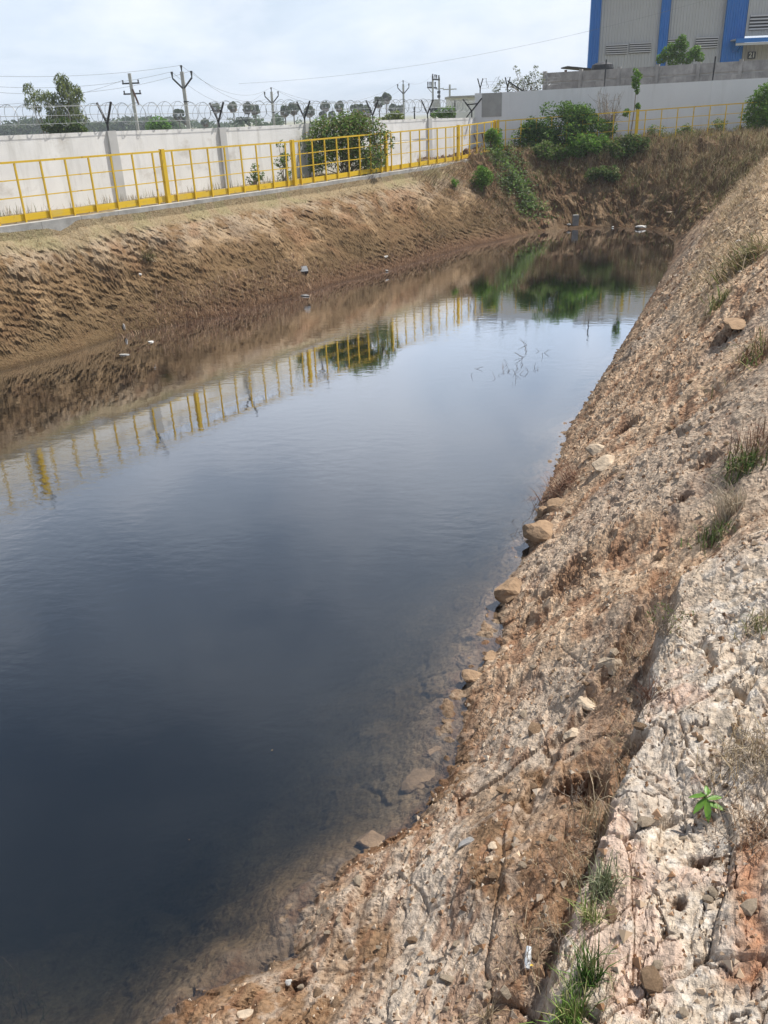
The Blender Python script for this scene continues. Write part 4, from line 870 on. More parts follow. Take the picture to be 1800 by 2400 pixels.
# ------------------------------------------------------------------ utility poles and lines
def upole(label, top, Y, kind, lean=0.):
    tp = at(*top, Y); b = np.array([tp[0] + lean, Y, .3]); o = thing('utility_pole', label, 'utility pole', b, 'utility poles beyond the wall')
    MB().beam(b, tp, .24, .20).build('pole', M_POLE, o); out = []
    if kind == 'cross':
        for dz, w in ((.75, 1.45), (1.55, 1.5)):
            MB().beam(tp - [w / 2, 0, dz], tp + [w / 2, 0, -dz], .12, .12).build('crossarm', M_BLK, o)
            for s in (-.45, .45): MB().tube([tp + [w * s, 0, -dz + .06], tp + [w * s, 0, -dz + .26]], [.05, .07], 6).build('insulator', M_BLK, o); out.append(tp + [w * s, 0, -dz + .26])
        MB().beam(tp + [.1, -.15, -1.2], tp + [.45, -.15, -2.4], .14, .1).build('switch_gear', M_RUST, o)
    if kind == 'Y':
        for s in (-1, 1):
            MB().beam(tp + [s * .06, -.13, -1.1], tp + [s * .72, -.13, -.42], .11, .11).build('arm', M_BLK, o)
            MB().tube([tp + [s * .72, -.13, -.42], tp + [s * .72, -.13, -.2], tp + [s * .72, -.13, .02]], [.04, .07, .1], 6).build('insulator', M_BLK, o); out.append(tp + [s * .72, -.13, .02])
        MB().tube([tp, tp + [0, 0, .22], tp + [0, 0, .42]], [.04, .06, .1], 6).build('insulator', M_BLK, o); out.append(tp + [0, 0, .42])
        MB().box(tp + [.05, 0, -2.0], (.35, .3, .08)).build('clamp', M_BLK, o)
    if kind == 'plain':
        MB().beam(tp + [-.95, 0, -.6], tp + [.95, 0, -.6], .13, .13).build('crossarm', M_POLE, o)
        MB().box(tp + [.1, -.1, -2.9], (.5, .3, .6)).build('box', M_POLE, o)
    return out
A1 = upole('grey pole with two dark crossarms, leaning, right of the drooping tree', (303, 172), 80, 'cross')
A2 = upole('tallest pole with a dark Y shaped arm and three insulators', (426, 168), 70, 'Y')
A3 = upole('small distant pole with a Y arm between palm groups', (636, 215), 100, 'Y')
A4 = upole('slim pale pole with a Y arm right of the tallest palm', (945, 197), 120, 'Y')
upole('plain grey pole with one short crossbar right of the twin poles', (1054, 198), 130, 'plain')
Y_ = 140.; o = thing('transformer_structure', 'twin pole transformer structure with dark crossarms above the white wall', 'transformer structure', [*at(1018, 290, Y_)[:2], .3])
pa, pb = at(1014, 178, Y_), at(1029, 181, Y_)
for p_ in (pa, pb): MB().beam([p_[0], Y_, .3], p_, .26, .26).build('pole', M_POLE, o)
MB().beam(pa + [-.1, -.2, -.45], pb + [.1, -.2, -.35], .2, .2).build('crossarm', M_BLK, o)
for f in (0, .35, .6, .95): q_ = pa * (1 - f) + pb * f; MB().tube([q_ + [0, -.2, -.3], q_ + [0, -.2, .25]], [.06, .12], 6).build('insulator', M_BLK, o)
c = at(1001, 205, Y_); MB().beam(c, at(1024, 206, Y_), .2, .2).build('crossarm', M_BLK, o)
for px in (1003, 1008, 1012, 1020): q_ = at(px, 204, Y_); MB().tube([q_, q_ + [0, 0, .7]], [.07, .12], 6).build('insulator', M_BLK, o)
MB().beam(at(1021, 209, Y_), at(1040, 207, Y_), .12, .12).build('crossarm', M_POLE, o); MB().beam(at(1003, 207, Y_), at(1012, 217, Y_), .1, .1).build('brace', M_POLE, o)
for py in (216, 226, 240): MB().box(at(1028.5, py, Y_ - .3), (.45, .3, .35)).build('isolator', M_BLK, o)
MB().box(at(1021.5, 246, Y_ - .4), (1.3, .7, 1.5)).build('transformer', M_POLE, o); MB().box(at(1017, 263, Y_ - .4), (1.2, .7, 1.1)).build('control_box', M_DARK, o)
for px, py, Yp, lab in ((971, 250, 70, 'thin dark post left of the fifth wall bracket'), (1066, 236, 70, 'thin dark post beside the low grey building')):
    t_ = at(px, py, Yp); o = thing('thin_post', lab, 'post', [t_[0], Yp, .3]); MB().beam([t_[0], Yp, .3], t_, .1, .1).build('post', M_BLK, o)
c = at(1086, 262, 75); o = thing('low_building', 'low pale grey building with a dark roof edge above the white wall', 'building', [c[0], 75, .3])
MB().box([c[0] + .2, 76, 2.7], (2.7, 4, 4.9)).build('wall', M_WALLG, o); MB().box([c[0] + .2, 75.9, 5.2], (2.9, 4.4, .14)).build('roof', M_CONC, o)
def cable(label, a, b, sag, r=.011):
    a = np.asarray(a); b = np.asarray(b); u = np.linspace(0, 1, 25)[:, None]; P = a * (1 - u) + b * u; P[:, 2] -= sag * 4 * (u * (1 - u))[:, 0]
    o = MB().tube(P, r, 3, False).build('power_line', M_CABLE); tag(o, label, 'power line', 'overhead power lines')
LFT = [at(-200, py, 60) for py in (167, 182, 190)]
cable('topmost overhead line leaving the tallest pole toward the left', LFT[0], A2[2], .5); cable('middle overhead line running left above the drooping tree', LFT[1], A2[0], .8); cable('lowest overhead line running left above the drooping tree', LFT[2], A2[1], 1.1)
cable('upper sagging line between the tallest pole and the small pole', A2[2], A3[2], 1.3); cable('lower sagging line between the tallest pole and the small pole', A2[0], A3[0], 1.7); cable('near sagging line between the tallest pole and the small pole', A2[1], A3[1], 1.5)
cable('long sagging line from the small pole to the pale pole', A3[2], A4[2], 2.0); cable('lower long line from the small pole to the pale pole', A3[1], A4[1], 2.3); cable('short line from the pale pole to the twin poles', A4[2], pa + [0, 0, .2], .8)
cable('long faint line rising across the sky to the upper right', at(560, 196, 72), at(1900, -75, 60), 1.2, .008); cable('low line from the double crossarm pole toward the drooping tree', A1[0], at(-100, 245, 66), .6, .012)

# ------------------------------------------------------------------ dry grass and weeds (uncountable)
def blades(name, P, length, cols, seed, width=.006, lean=.5, label=None, cat=None, dirn=None, thing_obj=None, droop=.25, per=1, pspread=.0):
    rng = np.random.default_rng(seed); P = np.asarray(P, float)
    if per > 1: P = np.repeat(P, per, 0) + np.concatenate([rng.normal(0, pspread, (len(P) * per, 2)), np.zeros((len(P) * per, 1))], 1)
    n = len(P); L = np.broadcast_to(length, (n,)) * rng.uniform(.5, 1.25, n); az = rng.uniform(0, 2 * math.pi, n); l_ = np.abs(rng.normal(0, lean, n))
    D = np.stack([np.cos(az) * l_, np.sin(az) * l_, np.ones(n)], -1)
    if dirn is not None: D = D + np.asarray(dirn)
    D /= np.linalg.norm(D, axis=1)[:, None]
    S = np.stack([-np.sin(az + rng.uniform(-1, 1, n)), np.cos(az), np.zeros(n)], -1); S /= np.linalg.norm(S, axis=1)[:, None]
    w = width * rng.uniform(.6, 1.5, n)[:, None]; Lc = L[:, None]
    m = P + D * Lc * .55; H = D.copy(); H[:, 2] = 0; t = P + D * Lc + H * Lc * droop; t[:, 2] -= L * droop * l_
    b0 = P - D * Lc * .08
    V = np.stack([b0 - S * w, b0 + S * w, m + S * w * .7, m - S * w * .7, t], 1).reshape(-1, 3); i = np.arange(n) * 5
    c = np.repeat(tint(rng, n, cols, .2), 5, 0)
    o = mesh_np(name, V, [np.stack([i, i + 1, i + 2, i + 3], -1), np.stack([i + 3, i + 2, i + 4], -1)], M_DRY, thing_obj, colors=c)
    if thing_obj is None: tag(o, label, cat)
    o['kind'] = 'stuff'
    return o
def scatter(n, xr, yr, cond, seed):
    rng = np.random.default_rng(seed); x = rng.uniform(*xr, n); y = rng.uniform(*yr, n); z, d, reg, nd, td = base_height(x, y); m = cond(x, y, z, d, reg, nd, td, rng)
    x, y = x[m], y[m]; return np.stack([x, y, terrain(x, y)], -1)
# plateau strip between kerb and bank crest
P = scatter(26000, (-12, 4), (10, 36), lambda x, y, z, d, r, nd, td, g: (nd > -.68) & (nd < -.3) & (d > .6) & (g.uniform(0, 1, len(x)) < .35 + .65 * sst(.42, .58, fbm(x * 1.3, y * 1.3, 201, 3))) & (r < .5), 1)
blades('verge_grass', P, .11, [GRASSG[1], GRASSG[3]] + STRAW + GREYB, 2, .005, .7, 'short mixed green and straw grass on the verge below the kerb', 'grass')
P = scatter(26000, (-12, 6), (10, 38), lambda x, y, z, d, r, nd, td, g: (nd > .05) & (nd < 1.95) & (r < .7) & (g.uniform(0, 1, len(x)) < .15 + .85 * sst(.45, .62, fbm(x * 1.1, y * 1.1, 203, 3))), 3)
blades('verge_grass', P, .26, STRAW + GRASSG + GREYB, 4, .005, .4, 'wispy dry grass standing between the railing and the white wall', 'grass')
# left bank stubble
P = scatter(60000, (-12, 6), (8, 36), lambda x, y, z, d, r, nd, td, g: (d > .05) & (nd < -.9) & (r < .5) & (g.uniform(0, 1, len(x)) < .02 + .4 * sst(.52, .66, fbm(x * .8, y * .8, 205, 3)) * sst(1.0, 2.1, z) + .6 * sst(4, 10, td)), 5)
blades('bank_stubble', P, .08, BROWN + GREYB, 6, .0045, .8, 'dry brown stubble scattered over the cut left bank', 'dry grass', dirn=(.5, -.3, 0))
P = scatter(36000, (-1, 7), (24, 36), lambda x, y, z, d, r, nd, td, g: (d > .3) & (r < .8) & (nd < -.25) & (g.uniform(0, 1, len(x)) < sst(5, 9.5, td) * sst(.38, .6, fbm(x * .9, y * .9, 207, 3))), 7)
blades('bank_grass', P, .3, GREYB + BROWN + STRAW + GRASSG[:2], 8, .006, .5, 'long dry hanging grass on the upper left bank near the far end', 'dry grass', dirn=(.5, -.35, -.35), droop=.5)
# marsh weeds at the left waterline
P = scatter(60000, (-6, 3), (17.5, 29.5), lambda x, y, z, d, r, nd, td, g: (d > -.75) & (d < .55) & (r < .5) & (td > -3.6) & (z < .5) & (g.uniform(0, 1, len(x)) < np.where(d < 0, .55 * sst(-.8, 0, d) * sst(1.5, -1, td), .95)), 9)
P[:, 2] = np.maximum(P[:, 2], -.05)
blades('marsh_weed', P, .12, REDB + [(.38, .26, .17), (.42, .30, .20)], 10, .005, .7, 'reddish brown low weeds matted along the left waterline', 'weeds')
P = scatter(30000, (-5, 2), (18, 26.5), lambda x, y, z, d, r, nd, td, g: (d > .02) & (d < .62) & (r < .5) & (td > -3.2) & (td < 3.2) & (g.uniform(0, 1, len(x)) < sst(-3.2, -2.2, td) * sst(3.2, 1.8, td)), 29)
blades('marsh_grass', P, .2, [(.46, .32, .21), (.40, .27, .18), (.5, .37, .25), (.3, .19, .13)], 30, .0055, .5, 'band of dead tan marsh grass just above the left waterline below the tray', 'marsh grass')
P = scatter(4000, (-3.6, -1.3), (2.0, 3.5), lambda x, y, z, d, r, nd, td, g: (d < -.12) & (x + .55 * y < -.35) & (g.uniform(0, 1, len(x)) < sst(.45, .6, fbm(x * 2.2, y * 2.2, 231, 3))), 31)
P[:, 2] = np.maximum(P[:, 2], -.42); blades('submerged_weed', P, .16, BROWN[:2] + [(.12, .11, .05)], 32, .0022, 2.2, 'tangle of brown weed lying under the shallow water at the near corner', 'weeds')
# far end bank
P = scatter(34000, (4.5, 16), (28, 37.5), lambda x, y, z, d, r, nd, td, g: (d > .15) & (r > .55) & (r < 1.9) & (g.uniform(0, 1, len(x)) < .22 + .78 * sst(.42, .6, fbm(x * .8, y * .8, 209, 3)) * sst(.4, 1.6, z)), 11)
blades('bank_grass', P, .34, BROWN[:2] + GRASSG + STRAW + [(.17, .19, .07)], 12, .0065, .55, 'shaggy brown and olive grass covering the far end of the pit', 'dry grass', dirn=(0, -.5, -.2), droop=.55)
P = scatter(22000, (8.5, 17), (29, 37), lambda x, y, z, d, r, nd, td, g: (d > .8) & (r > .9) & (g.uniform(0, 1, len(x)) < sst(.9, 1.8, z) * (.3 + .7 * sst(.4, .58, fbm(x * 1.1, y * 1.1, 219, 3)))), 23)
blades('crest_straw', P, .36, STRAW + [(.26, .25, .12)], 24, .007, .6, 'tall straw and olive grass along the crest of the far bank at the right', 'dry grass', dirn=(-.1, -.3, 0), droop=.5)
# right crest straw
P = scatter(60000, (4, 17), (13, 36), lambda x, y, z, d, r, nd, td, g: (d > .6) & (r > 1.5) & (g.uniform(0, 1, len(x)) < sst(.7, 1.7, d) * (.25 + .75 * sst(.42, .6, fbm(x * .9, y * .5, 211, 3)))), 13)
blades('crest_straw', P, .2, STRAW + [(.55, .45, .32), (.5, .4, .28)], 14, .007, 1.1, 'pale flattened straw along the crest of the right bank', 'dry grass', dirn=(-.5, -.3, -.1))
P = scatter(16000, (.5, 8), (4, 18), lambda x, y, z, d, r, nd, td, g: (d > .1) & (r > 1.8) & (g.uniform(0, 1, len(x)) < .04 + .5 * sst(.58, .7, fbm(x * 1.6, y * 1.6, 213, 3))), 15)
blades('bank_stubble', P, .075, STRAW + BROWN, 16, .0026, 1.0, 'thin dry stalks scattered over the stony right bank', 'dry grass')
# ------------------------------------------------------------------ single plants on the near right bank
def tuft(name, label, cat, px, py, n, L, cols, seed, width=.0035, lean=.45, rad=.03, group=None, dirn=None, droop=.35):
    b = hit(px, py); o = thing(name, label, cat, b, group); rng = np.random.default_rng(seed)
    P = np.repeat(b[None], n, 0) + np.concatenate([rng.normal(0, rad, (n, 2)), np.zeros((n, 1))], 1); P[:, 2] = terrain(P[:, 0], P[:, 1])
    P[:, 2] = np.minimum(P[:, 2], b[2] + .03); blades('blades', P, L, cols, seed, width, lean, thing_obj=o, dirn=dirn, droop=droop); return o
GT = [(.10, .19, .035), (.14, .23, .05), (.19, .26, .08), (.30, .28, .13)]
tuft('grass_tuft', 'bright green grass tuft lowest in the rock cleft', 'grass tuft', 1335, 2392, 190, .17, GT, 301, .0024, .5, .03)
tuft('grass_tuft', 'dark green grass tuft in the cleft just above the bright one', 'grass tuft', 1378, 2300, 150, .17, [(.05, .11, .025), (.08, .15, .03), (.2, .2, .1)], 302, .0022, .5, .025)
tuft('grass_tuft', 'thin yellow green grass tuft midway up the rock cleft', 'grass tuft', 1385, 2160, 80, .13, [(.16, .22, .06), (.3, .28, .14)], 303, .002, .5, .022)
tuft('grass_tuft', 'grey green grass tuft by the upper part of the cleft', 'grass tuft', 1412, 2085, 170, .14, [(.20, .23, .13), (.28, .29, .19), (.14, .17, .08)], 304, .002, .6, .03)
tuft('dry_tuft', 'tall thin dry grass stalks against the ledge above the cleft tufts', 'dry grass', 1400, 1960, 90, .26, STRAW, 305, .0016, .45, .06)
tuft('dry_tuft', 'pale bleached dry grass clump on the upper right bank', 'dry grass', 1715, 1200, 170, .30, [(.5, .44, .35), (.42, .36, .27)], 306, .003, .3, .06, dirn=(-.3, -.2, -.2))
tuft('grass_tuft', 'green leafy tuft below the pale dry clump', 'grass tuft', 1680, 1255, 130, .14, [(.09, .14, .04), (.15, .19, .07), (.2, .17, .1)], 307, .004, .7, .06)
tuft('grass_tuft', 'green weed tuft on the bank near the right edge', 'grass tuft', 1745, 1095, 170, .18, [(.08, .14, .035), (.14, .18, .06), (.2, .17, .09)], 308, .005, .8, .09)
tuft('dry_tuft', 'brown twiggy clump at the right edge above the green weed', 'dry grass', 1790, 1040, 200, .26, BROWN + REDB, 309, .003, .8, .12)
tuft('dry_tuft', 'reddish dry tangle on the shore left of the slope', 'dry grass', 1330, 1130, 420, .24, REDB, 310, .0035, 1.0, .15, dirn=(-.5, -.1, 0))
tuft('grass_tuft', 'olive tuft on the slope below the leaning slab', 'grass tuft', 1690, 710, 120, .2, GRASSG, 311, .007, .8, .12)
tuft('grass_tuft', 'olive tuft at the right edge below the slab', 'grass tuft', 1780, 830, 160, .22, GRASSG + BROWN, 312, .006, .8, .14)
tuft('grass_tuft', 'dry olive grass cushion overhanging the upper right bank', 'grass tuft', 1765, 600, 420, .32, STRAW + GRASSG, 313, .008, .7, .25, dirn=(-.6, -.3, -.2))
tuft('grass_tuft', 'small olive grass tuft high on the left bank', 'grass tuft', 345, 605, 150, .34, STRAW + GRASSG[:2], 314, .008, .6, .08, dirn=(.4, -.3, -.3))
tuft('grass_tuft', 'yellowish grass tuft at the right edge of the slab', 'grass tuft', 1785, 1470, 110, .11, GRASSG + STRAW, 315, .0024, .8, .05)
tuft('dry_tuft', 'tangle of fine dry stalks along the right edge of the rock', 'dry grass', 1768, 1790, 330, .2, GREYB + STRAW, 316, .0016, .9, .09)
tuft('dry_tuft', 'dry stalks at the right edge under the leafy plant', 'dry grass', 1775, 1960, 200, .16, GREYB + BROWN, 317, .0014, .9, .07)
tuft('dry_tuft', 'short dry straw tuft at the bottom edge of the pale rock', 'dry grass', 1140, 2390, 50, .10, STRAW, 318, .0016, .7, .02)
for k, (px, py, n, h, s, lab) in enumerate(((1555, 1480, 40, .24, .16, 'dry twiggy bush growing from the cleft beside the pale slab'), (1525, 1640, 22, .12, .12, 'small reddish twig tangle in the shaded cleft'), (1340, 1880, 10, .12, .10, 'few pale broken roots in the dark hollow'))):
    b = hit(px, py); o = thing('twig_bush', lab, 'dry bush', b); twig_mesh(b, n, h, s, np.random.default_rng(400 + k), .0022, 5).build('branches', M_STEM if k != 1 else M_RUST, o)
    if k == 0:
        rng = np.random.default_rng(3); cl = np.array([[*(b + [rng.uniform(-.12, .12), rng.uniform(-.1, .1), rng.uniform(.05, .2)]), .05] for _ in range(7)]); V, F, c = leaves(clump_points(rng, cl, 120, 1.), .022, rng, G_OL, .4); mesh_np('foliage', V, [F], M_LEAF, o, colors=c)
rng = np.random.default_rng(601); Pc = []
for k in range(1500):
    i = rng.integers(1, 12); u = rng.uniform(); p_ = CRACK[i] * (1 - u) + CRACK[i + 1] * u; tdir = CRACK[i + 1] - CRACK[i]; tdir /= np.linalg.norm(tdir); off = -abs(rng.normal(0, .16)) + .02
    if vn(np.array([i * 1.7 + u * 1.7]), np.array([0.]), 77)[0] > .38: Pc.append((p_[0] + tdir[1] * off, p_[1] - tdir[0] * off))
Pc = np.array(Pc); blades('cleft_straw', np.stack([Pc[:, 0], Pc[:, 1], terrain(Pc[:, 0], Pc[:, 1])], -1), .13, STRAW + GREYB + BROWN[:1], 602, .0013, .9, 'thin dry stalks along the foot of the pale rock ledge', 'dry grass')
# broad-leaved seedling
b = hit(1655, 1905); o = thing('leafy_seedling', 'fresh green seedling with broad leaves growing out of the pale rock', 'plant', b)
mb = MB(); top = b + np.array([-.01, 0, .10]); mb.tube([b - [0, 0, .02], b + [.0, 0, .05], top], [.004, .003, .002], 5); mb.build('stem', mat('green_stem', (.12, .2, .05), .7), o)
rng = np.random.default_rng(9); M_SL = mat('seedling_leaf', (.11, .23, .03), .45, .3, 30, spec=.4)
for k, (a_, L_, el) in enumerate(((2.9, .075, -.1), (3.7, .085, -.4), (.25, .085, .1), (-.4, .09, -.1), (1.3, .06, .5), (4.6, .09, -.7), (2.0, .05, .6), (5.4, .055, .2), (.9, .05, .2))):
    d_ = np.array([math.cos(a_) * math.cos(el), math.sin(a_) * math.cos(el), math.sin(el)]); s_ = np.array([-math.sin(a_), math.cos(a_), 0]); n_ = np.cross(d_, s_) * np.sign(np.cross(d_, s_)[2] + 1e-9)
    V = []; 
    for u, w in ((0, .05), (.25, .28), (.5, .36), (.75, .26), (1., .0)):
        c_ = top - [0, 0, .012 * (k % 4)] + d_ * L_ * u - np.array([0, 0, .25]) * L_ * u * u
        V += [c_ - s_ * L_ * w * .5 + n_ * L_ * .06, c_, c_ + s_ * L_ * w * .5 + n_ * L_ * .06]
    Q = []
    for q in range(4): Q += [[3 * q, 3 * q + 1, 3 * q + 4, 3 * q + 3], [3 * q + 1, 3 * q + 2, 3 * q + 5, 3 * q + 4]]
    mesh_np('leaf', V, [np.array(Q)], M_SL, o, smooth=True)

# ------------------------------------------------------------------ rocks and litter
def ico(sub):
    bm = __import__('bmesh').new(); __import__('bmesh').ops.create_icosphere(bm, subdivisions=sub, radius=1); V = np.array([v.co[:] for v in bm.verts]); F = np.array([[v.index for v in f.verts] for f in bm.faces]); bm.free(); return V, F
ICO = {k: ico(k) for k in (1, 2, 3)}
def rockV(size, seed, sub=2):
    rng = np.random.default_rng(seed); V, F = ICO[sub]; V = V.copy()
    for _ in range(9):                       # cut facets
        n = rng.normal(0, 1, 3); n /= np.linalg.norm(n); h = rng.uniform(.45, .8); s = V @ n; m = s > h; V[m] -= n * (s[m] - h)[:, None]
    V *= 1 + (fbm(V[:, 0] * 2 + seed, V[:, 1] * 2 + V[:, 2] * 1.7, seed, 3) - .5)[:, None] * .35 + ((fbm(V[:, 0] * 7 + seed, V[:, 1] * 7 + V[:, 2] * 6, seed + 5, 2) - .5)[:, None] * .14 if sub > 2 else 0)
    return V * np.asarray(size), F
def rock(label, px, py, size, seed, matl, rot=0., sink=.25, group=None, sub=3, dz=0.):
    b = hit(px, py); V, F = rockV(size, seed, sub); c, s = math.cos(rot), math.sin(rot); V = V @ np.array([[c, s, 0], [-s, c, 0], [0, 0, 1]])
    o = mesh_np('rock', V, [F], matl, None, False); o.location = (b[0], b[1], b[2] + size[2] * (1 - 2 * sink) * .5 + dz); tag(o, label, 'rock', group); return o
rock('flat pale slab tilted at the water edge near the bottom', 868, 1975, (.10, .14, .045), 1, M_ROCKB, .5, .35)
rock('rounded brown boulder jutting into the water', 1205, 1385, (.19, .14, .13), 2, M_ROCKB, .4, .5)
rock('larger pale boulder on the shore above the brown one', 1275, 1245, (.20, .26, .14), 3, M_ROCKB, .3, .55)
rock('pale pointed boulder on the shore beside the red tangle', 1300, 1190, (.14, .13, .13), 4, M_ROCKB, .2, .55)
rock('wedge shaped pale boulder at the waterline below the tangle', 1272, 1205, (.10, .10, .09), 5, M_ROCKB, 1., .5)
rock('smooth pale boulder high on the shore right of the tangle', 1425, 1085, (.20, .15, .10), 6, M_ROCK, .6, .42)
rock('smaller pale boulder left of the smooth one', 1398, 1062, (.14, .13, .10), 7, M_ROCK, .1, .42)
rock('reddish earthy lump overhanging the water', 1105, 1590, (.10, .09, .06), 8, M_ROCKB, .2)
rock('dark reddish lump above the overhanging one', 1150, 1545, (.09, .07, .05), 9, M_ROCKB, .8)
rock('dark grey flat stone on the pale gravel near the bottom', 1093, 1978, (.06, .025, .02), 10, M_ROCKG, .7)
rock('white rounded stone at the corner of the shore', 676, 2304, (.024, .022, .02), 11, M_WHITE, 0, .1, sub=2)
rock('square pale stone at the bottom edge', 578, 2378, (.055, .045, .02), 12, M_ROCK, .2)
rock('pale rock on the second ledge above the hollow', 1345, 1722, (.075, .06, .05), 13, M_ROCK, .4, .45)
rock('pale block on the second ledge by the orange seam', 1375, 1655, (.06, .09, .05), 14, M_ROCK, .7)
rock('pale knobbly block higher on the second ledge', 1432, 1560, (.08, .10, .06), 15, M_ROCK, .6)
rock('brown slab of rock lying tilted on the upper right bank', 1722, 770, (.22, .36, .04), 16, M_ROCKB, -.3, 0.0, dz=.06)
rock('pale knob on the gravel right of the dark stone', 1155, 1985, (.035, .03, .02), 17, M_ROCK, .1, sub=2)
rock('small pale knob below the first knob', 1150, 2015, (.03, .025, .02), 18, M_ROCK, .1, sub=2)
rock('submerged pale flat stone near the shore', 1010, 1765, (.09, .05, .03), 19, M_ROCKB, .3, .2)
rock('brown submerged boulder beside the shore', 985, 1830, (.16, .15, .05), 20, M_ROCKB, .3, .3)
# loose stones, shared meshes
var = []
for k in range(8):
    V, F = rockV((1, .75, .55), 50 + k, 1); o = mesh_np('stone', V, [F], (M_ROCK, M_ROCKB, M_ROCK, M_ROCKB)[k % 4]); var.append(o.data); bpy.data.objects.remove(o)
rng = np.random.default_rng(88); cand = scatter(4000, (-.8, 7), (1.6, 18), lambda x, y, z, d, r, nd, td, g: (d > .05) & (r > 1.7) & (np.hypot(x, y) > 1.9) & (np.degrees(np.arctan2(x, y)) < 36) & (d < 2.6) & (g.uniform(0, 1, len(x)) < (2.5 / np.hypot(x, y)) ** 1.3), 89)[:230]
for k, p_ in enumerate(cand):
    s = rng.gamma(2.5, .008) + .010; s = min(s, .06); s *= (1 + .12 * math.hypot(p_[0], p_[1]) / 3)
    o = bpy.data.objects.new('stone', var[k % 8]); COL.objects.link(o); o.location = (p_[0], p_[1], p_[2] + s * .2); o.scale = (s, s, s * .9); o.rotation_euler = (rng.uniform(-.4, .4), rng.uniform(-.4, .4), rng.uniform(0, 6.3))
    tag(o, 'loose pale stone lying on the steep right bank', 'stone', 'loose stones on the right bank')
# gravel: thousands of chips as one mass
gp = scatter(150000, (-1.4, 9), (1.5, 22), lambda x, y, z, d, r, nd, td, g: (d > .0) & (r > 1.6) & (np.degrees(np.arctan2(x, y)) < 40) & (g.uniform(0, 1, len(x)) < (2.2 / np.hypot(x, y)) ** 1.2 * (.3 + .7 * sst(.4, .6, fbm(x * 1.7, y * 1.7, 221, 3)))), 90)
rng = np.random.default_rng(91); n = len(gp); S = (rng.gamma(2.2, .0028, n) + .0035) * (1 + np.hypot(gp[:, 0], gp[:, 1]) * .1)
OV = np.array([(1, 0, 0), (-.3, .8, .1), (-.7, -.6, 0), (.1, .1, .75), (0, -.1, -.6)]); OF = np.array([(0, 1, 3), (1, 2, 3), (2, 0, 3), (1, 0, 4), (2, 1, 4), (0, 2, 4)])
an = rng.uniform(0, 6.28, n); ca, sa = np.cos(an), np.sin(an); O = OV[None] * rng.uniform(.6, 1.3, (n, 1, 3)); X = O[..., 0] * ca[:, None] - O[..., 1] * sa[:, None]; Yv = O[..., 0] * sa[:, None] + O[..., 1] * ca[:, None]
V = gp[:, None, :] + np.stack([X, Yv, O[..., 2] + .15], -1) * S[:, None, None]
M_GRAV = leafmat('gravel_chip', 0, .95, .1)
tag(mesh_np('gravel', V.reshape(-1, 3), [(OF[None] + (np.arange(n) * 5)[:, None, None]).reshape(-1, 3)], M_GRAV, colors=np.repeat(tint(rng, n, [(.5, .40, .30), (.44, .33, .23), (.56, .47, .37), (.33, .21, .13), (.24, .14, .08)], .12), 5, 0)), 'small pale gravel chips strewn over the right bank', 'gravel', kind='stuff')
# litter
b = hit(1237, 2250); o = thing('crushed_bottle', 'small crushed clear plastic bottle with yellow ends on the rock', 'bottle', b)
ax = np.array([.25, .9, .3]); ax /= np.linalg.norm(ax); s_ = .055
mb = MB(); mb.tube([b + [0, 0, .014] - ax * s_ * .8, b + [0, 0, .014], b + [0, 0, .015] + ax * s_ * .8], [.012, .0145, .012], 8); mb.build('body', mat('scuffed_plastic', (.55, .58, .6), .35, .25, 60, spec=.5), o)
for s in (-.5, .6): MB().box(b + [.018, 0, .008] + ax * s_ * s, (.014, .01, .006)).build('torn_label', M_YEL2, o)
b = hit(710, 636); o = thing('dark_tray', 'dark grey plastic tray stranded on the left bank above the weeds', 'tray', b); mb = MB(); axr = np.array([[.95, .3, 0], [-.25, .8, .55], [.17, -.52, .84]]); mb.box(b + [0, 0, .06], (.26, .2, .02), axr); mb.build('top', mat('grey_plastic', (.17, .18, .19), .5, .2, 10), o); MB().box(b + axr[2] * -.05 + [0, 0, .06], (.25, .19, .075), axr).build('body', M_BLK, o)
def scrap(name, label, cat, px, py, size, seed, matl=M_WHITE, dz=.0, rot=0.):
    b = hit(px, py); b[2] = max(b[2], 0); V, F = rockV(size, seed, 2); c, s = math.cos(rot), math.sin(rot); V = V @ np.array([[c, s, 0], [-s, c, 0], [0, 0, 1]]); o = mesh_np(name, V, [F], matl, None, False); o.location = (b[0], b[1], b[2] + size[2] * .4 + dz); tag(o, label, cat); return o
scrap('plastic_bag', 'white plastic bag at the far waterline', 'plastic bag', 1507, 533, (.28, .16, .07), 3)
scrap('paper_scrap', 'white scrap on the left bank above the waterline', 'litter', 903, 603, (.12, .06, .04), 4, rot=.8)
scrap('paper_scrap', 'pale scrap floating near the left waterline', 'litter', 906, 636, (.10, .04, .03), 5, rot=-.8)
scrap('floating_bottle', 'dark bottle floating at the left waterline below the tray', 'bottle', 716, 704, (.17, .06, .04), 6, M_ROCKG, rot=-.7)
scrap('paper_scrap', 'white splinter standing at the left waterline', 'litter', 291, 772, (.03, .03, .1), 7)
scrap('paper_scrap', 'white scrap floating off the left bank', 'litter', 307, 923, (.12, .03, .015), 8)
scrap('paper_scrap', 'pale scrap among the marsh weeds', 'litter', 359, 836, (.07, .05, .02), 9)
scrap('paper_scrap', 'white bit of litter beside the grey block at the far waterline', 'litter', 1333, 528, (.1, .08, .05), 10)
scrap('paper_scrap', 'small white crumb in the middle of the far waterline', 'litter', 1436, 532, (.06, .05, .03), 11)
scrap('paper_scrap', 'flat pale sheet on the far right waterline', 'litter', 1570, 498, (.2, .1, .03), 12, M_ROCK)
scrap('paper_scrap', 'small white scrap on the right bank slope', 'litter', 1732, 568, (.07, .06, .04), 13)
scrap('paper_scrap', 'pale scrap high on the cut left bank', 'litter', 328, 645, (.07, .03, .04), 14, M_WHITE)
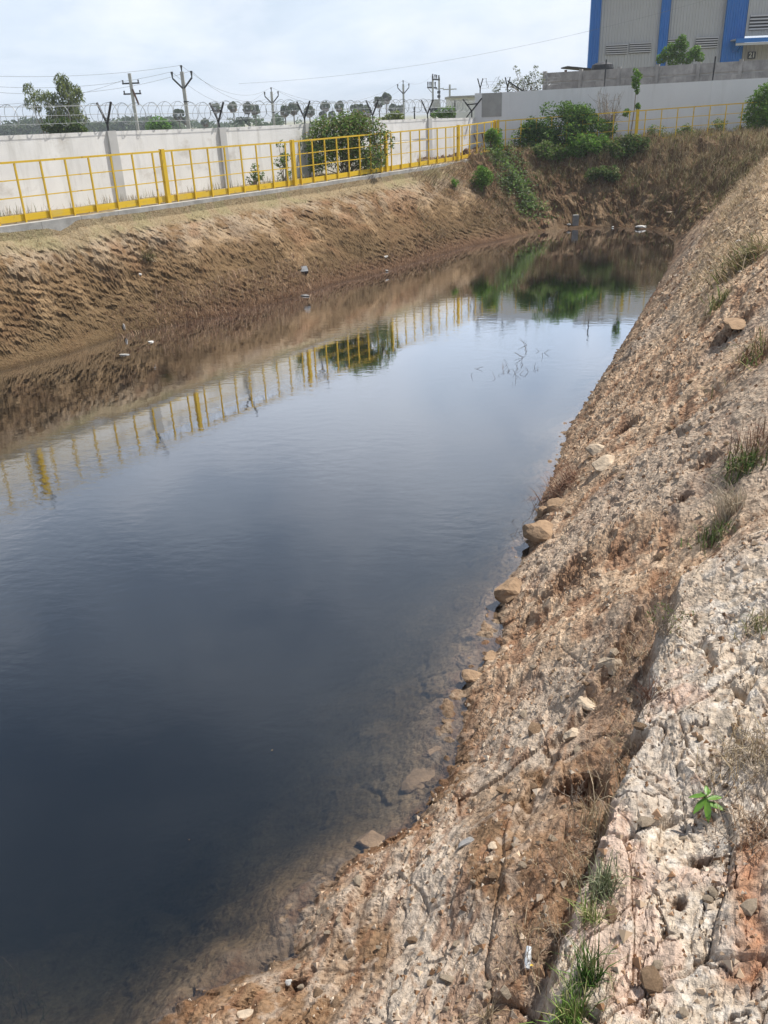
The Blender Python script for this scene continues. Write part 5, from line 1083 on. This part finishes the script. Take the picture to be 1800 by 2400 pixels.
b = hit(1348, 528); o = thing('grey_block', 'small grey upright block at the far waterline', 'block', b); MB().box(b + [0, 0, .17], (.22, .16, .36)).build('block', M_ROCKG, o)
MB().box(b + [0, 0, .36], (.20, .14, .03)).build('cap', M_CONC, o)
# twigs standing in the water
def water_twigs(label, px, py, n, spread, h, seed):
    c = atz(px, py, 0); rng = np.random.default_rng(seed); o = thing('water_twigs', label, 'twigs', c)
    for k in range(n):
        mb = MB()
        a_ = c + np.append(rng.normal(0, spread, 2) * [1, 1.6], -.05); tip = a_ + np.array([rng.normal(0, .12), rng.normal(0, .12), .05 + h * rng.uniform(.3, 1)]); mb.tube([a_, (a_ + tip) / 2 + rng.normal(0, .02, 3), tip], [.0035, .003, .0015], 4)
        if k % 2: mb.tube([(a_ + tip) / 2, tip + rng.normal(0, .06, 3) * [1, 1, .3]], [.002, .001], 3)
        mb.build('twig', M_BARK, o)
water_twigs('dark twigs breaking the water surface in the middle of the pond', 1200, 870, 24, .32, .10, 1); water_twigs('few dark twigs in the water higher up', 1260, 822, 10, .2, .12, 2)
water_twigs('thin dark twigs by the right shore below the tangle', 1215, 1245, 9, .05, .07, 3); water_twigs('dry stems standing in the dark far water', 1415, 608, 22, .35, .22, 4); water_twigs('dry stems in the far water, nearer group', 1370, 655, 22, .4, .22, 5)

rng = np.random.default_rng(500); nfl = 110; fx = rng.uniform(-5, 6, nfl); fy = rng.uniform(3.5, 30, nfl); fd = base_height(fx, fy)[1]; k_ = fd < -.15
fp = np.stack([fx[k_], fy[k_], np.full(k_.sum(), .004)], -1); V, F, c = leaves(fp, .013, rng, STRAW + BROWN + BROWN, .5, 60., 0, .0); V[:, 2] = .004
tag(mesh_np('floating_specks', V, [F], M_DRY, colors=c), 'tiny bits of chaff floating on the pond', 'floating chaff', kind='stuff')
hz_m = bpy.data.materials.new('haze'); hz_m.use_nodes = True; hn = hz_m.node_tree.nodes; hn.remove(hn['Principled BSDF'])
pv = hn.new('ShaderNodeVolumePrincipled'); pv.inputs['Color'].default_value = (.86, .93, 1, 1); pv.inputs['Density'].default_value = .0007; hz_m.node_tree.links.new(pv.outputs[0], hn['Material Output'].inputs['Volume'])
tag(MB().box((0, 0, 11), (14200, 14200, 28)).build('haze', hz_m), kind='stuff')
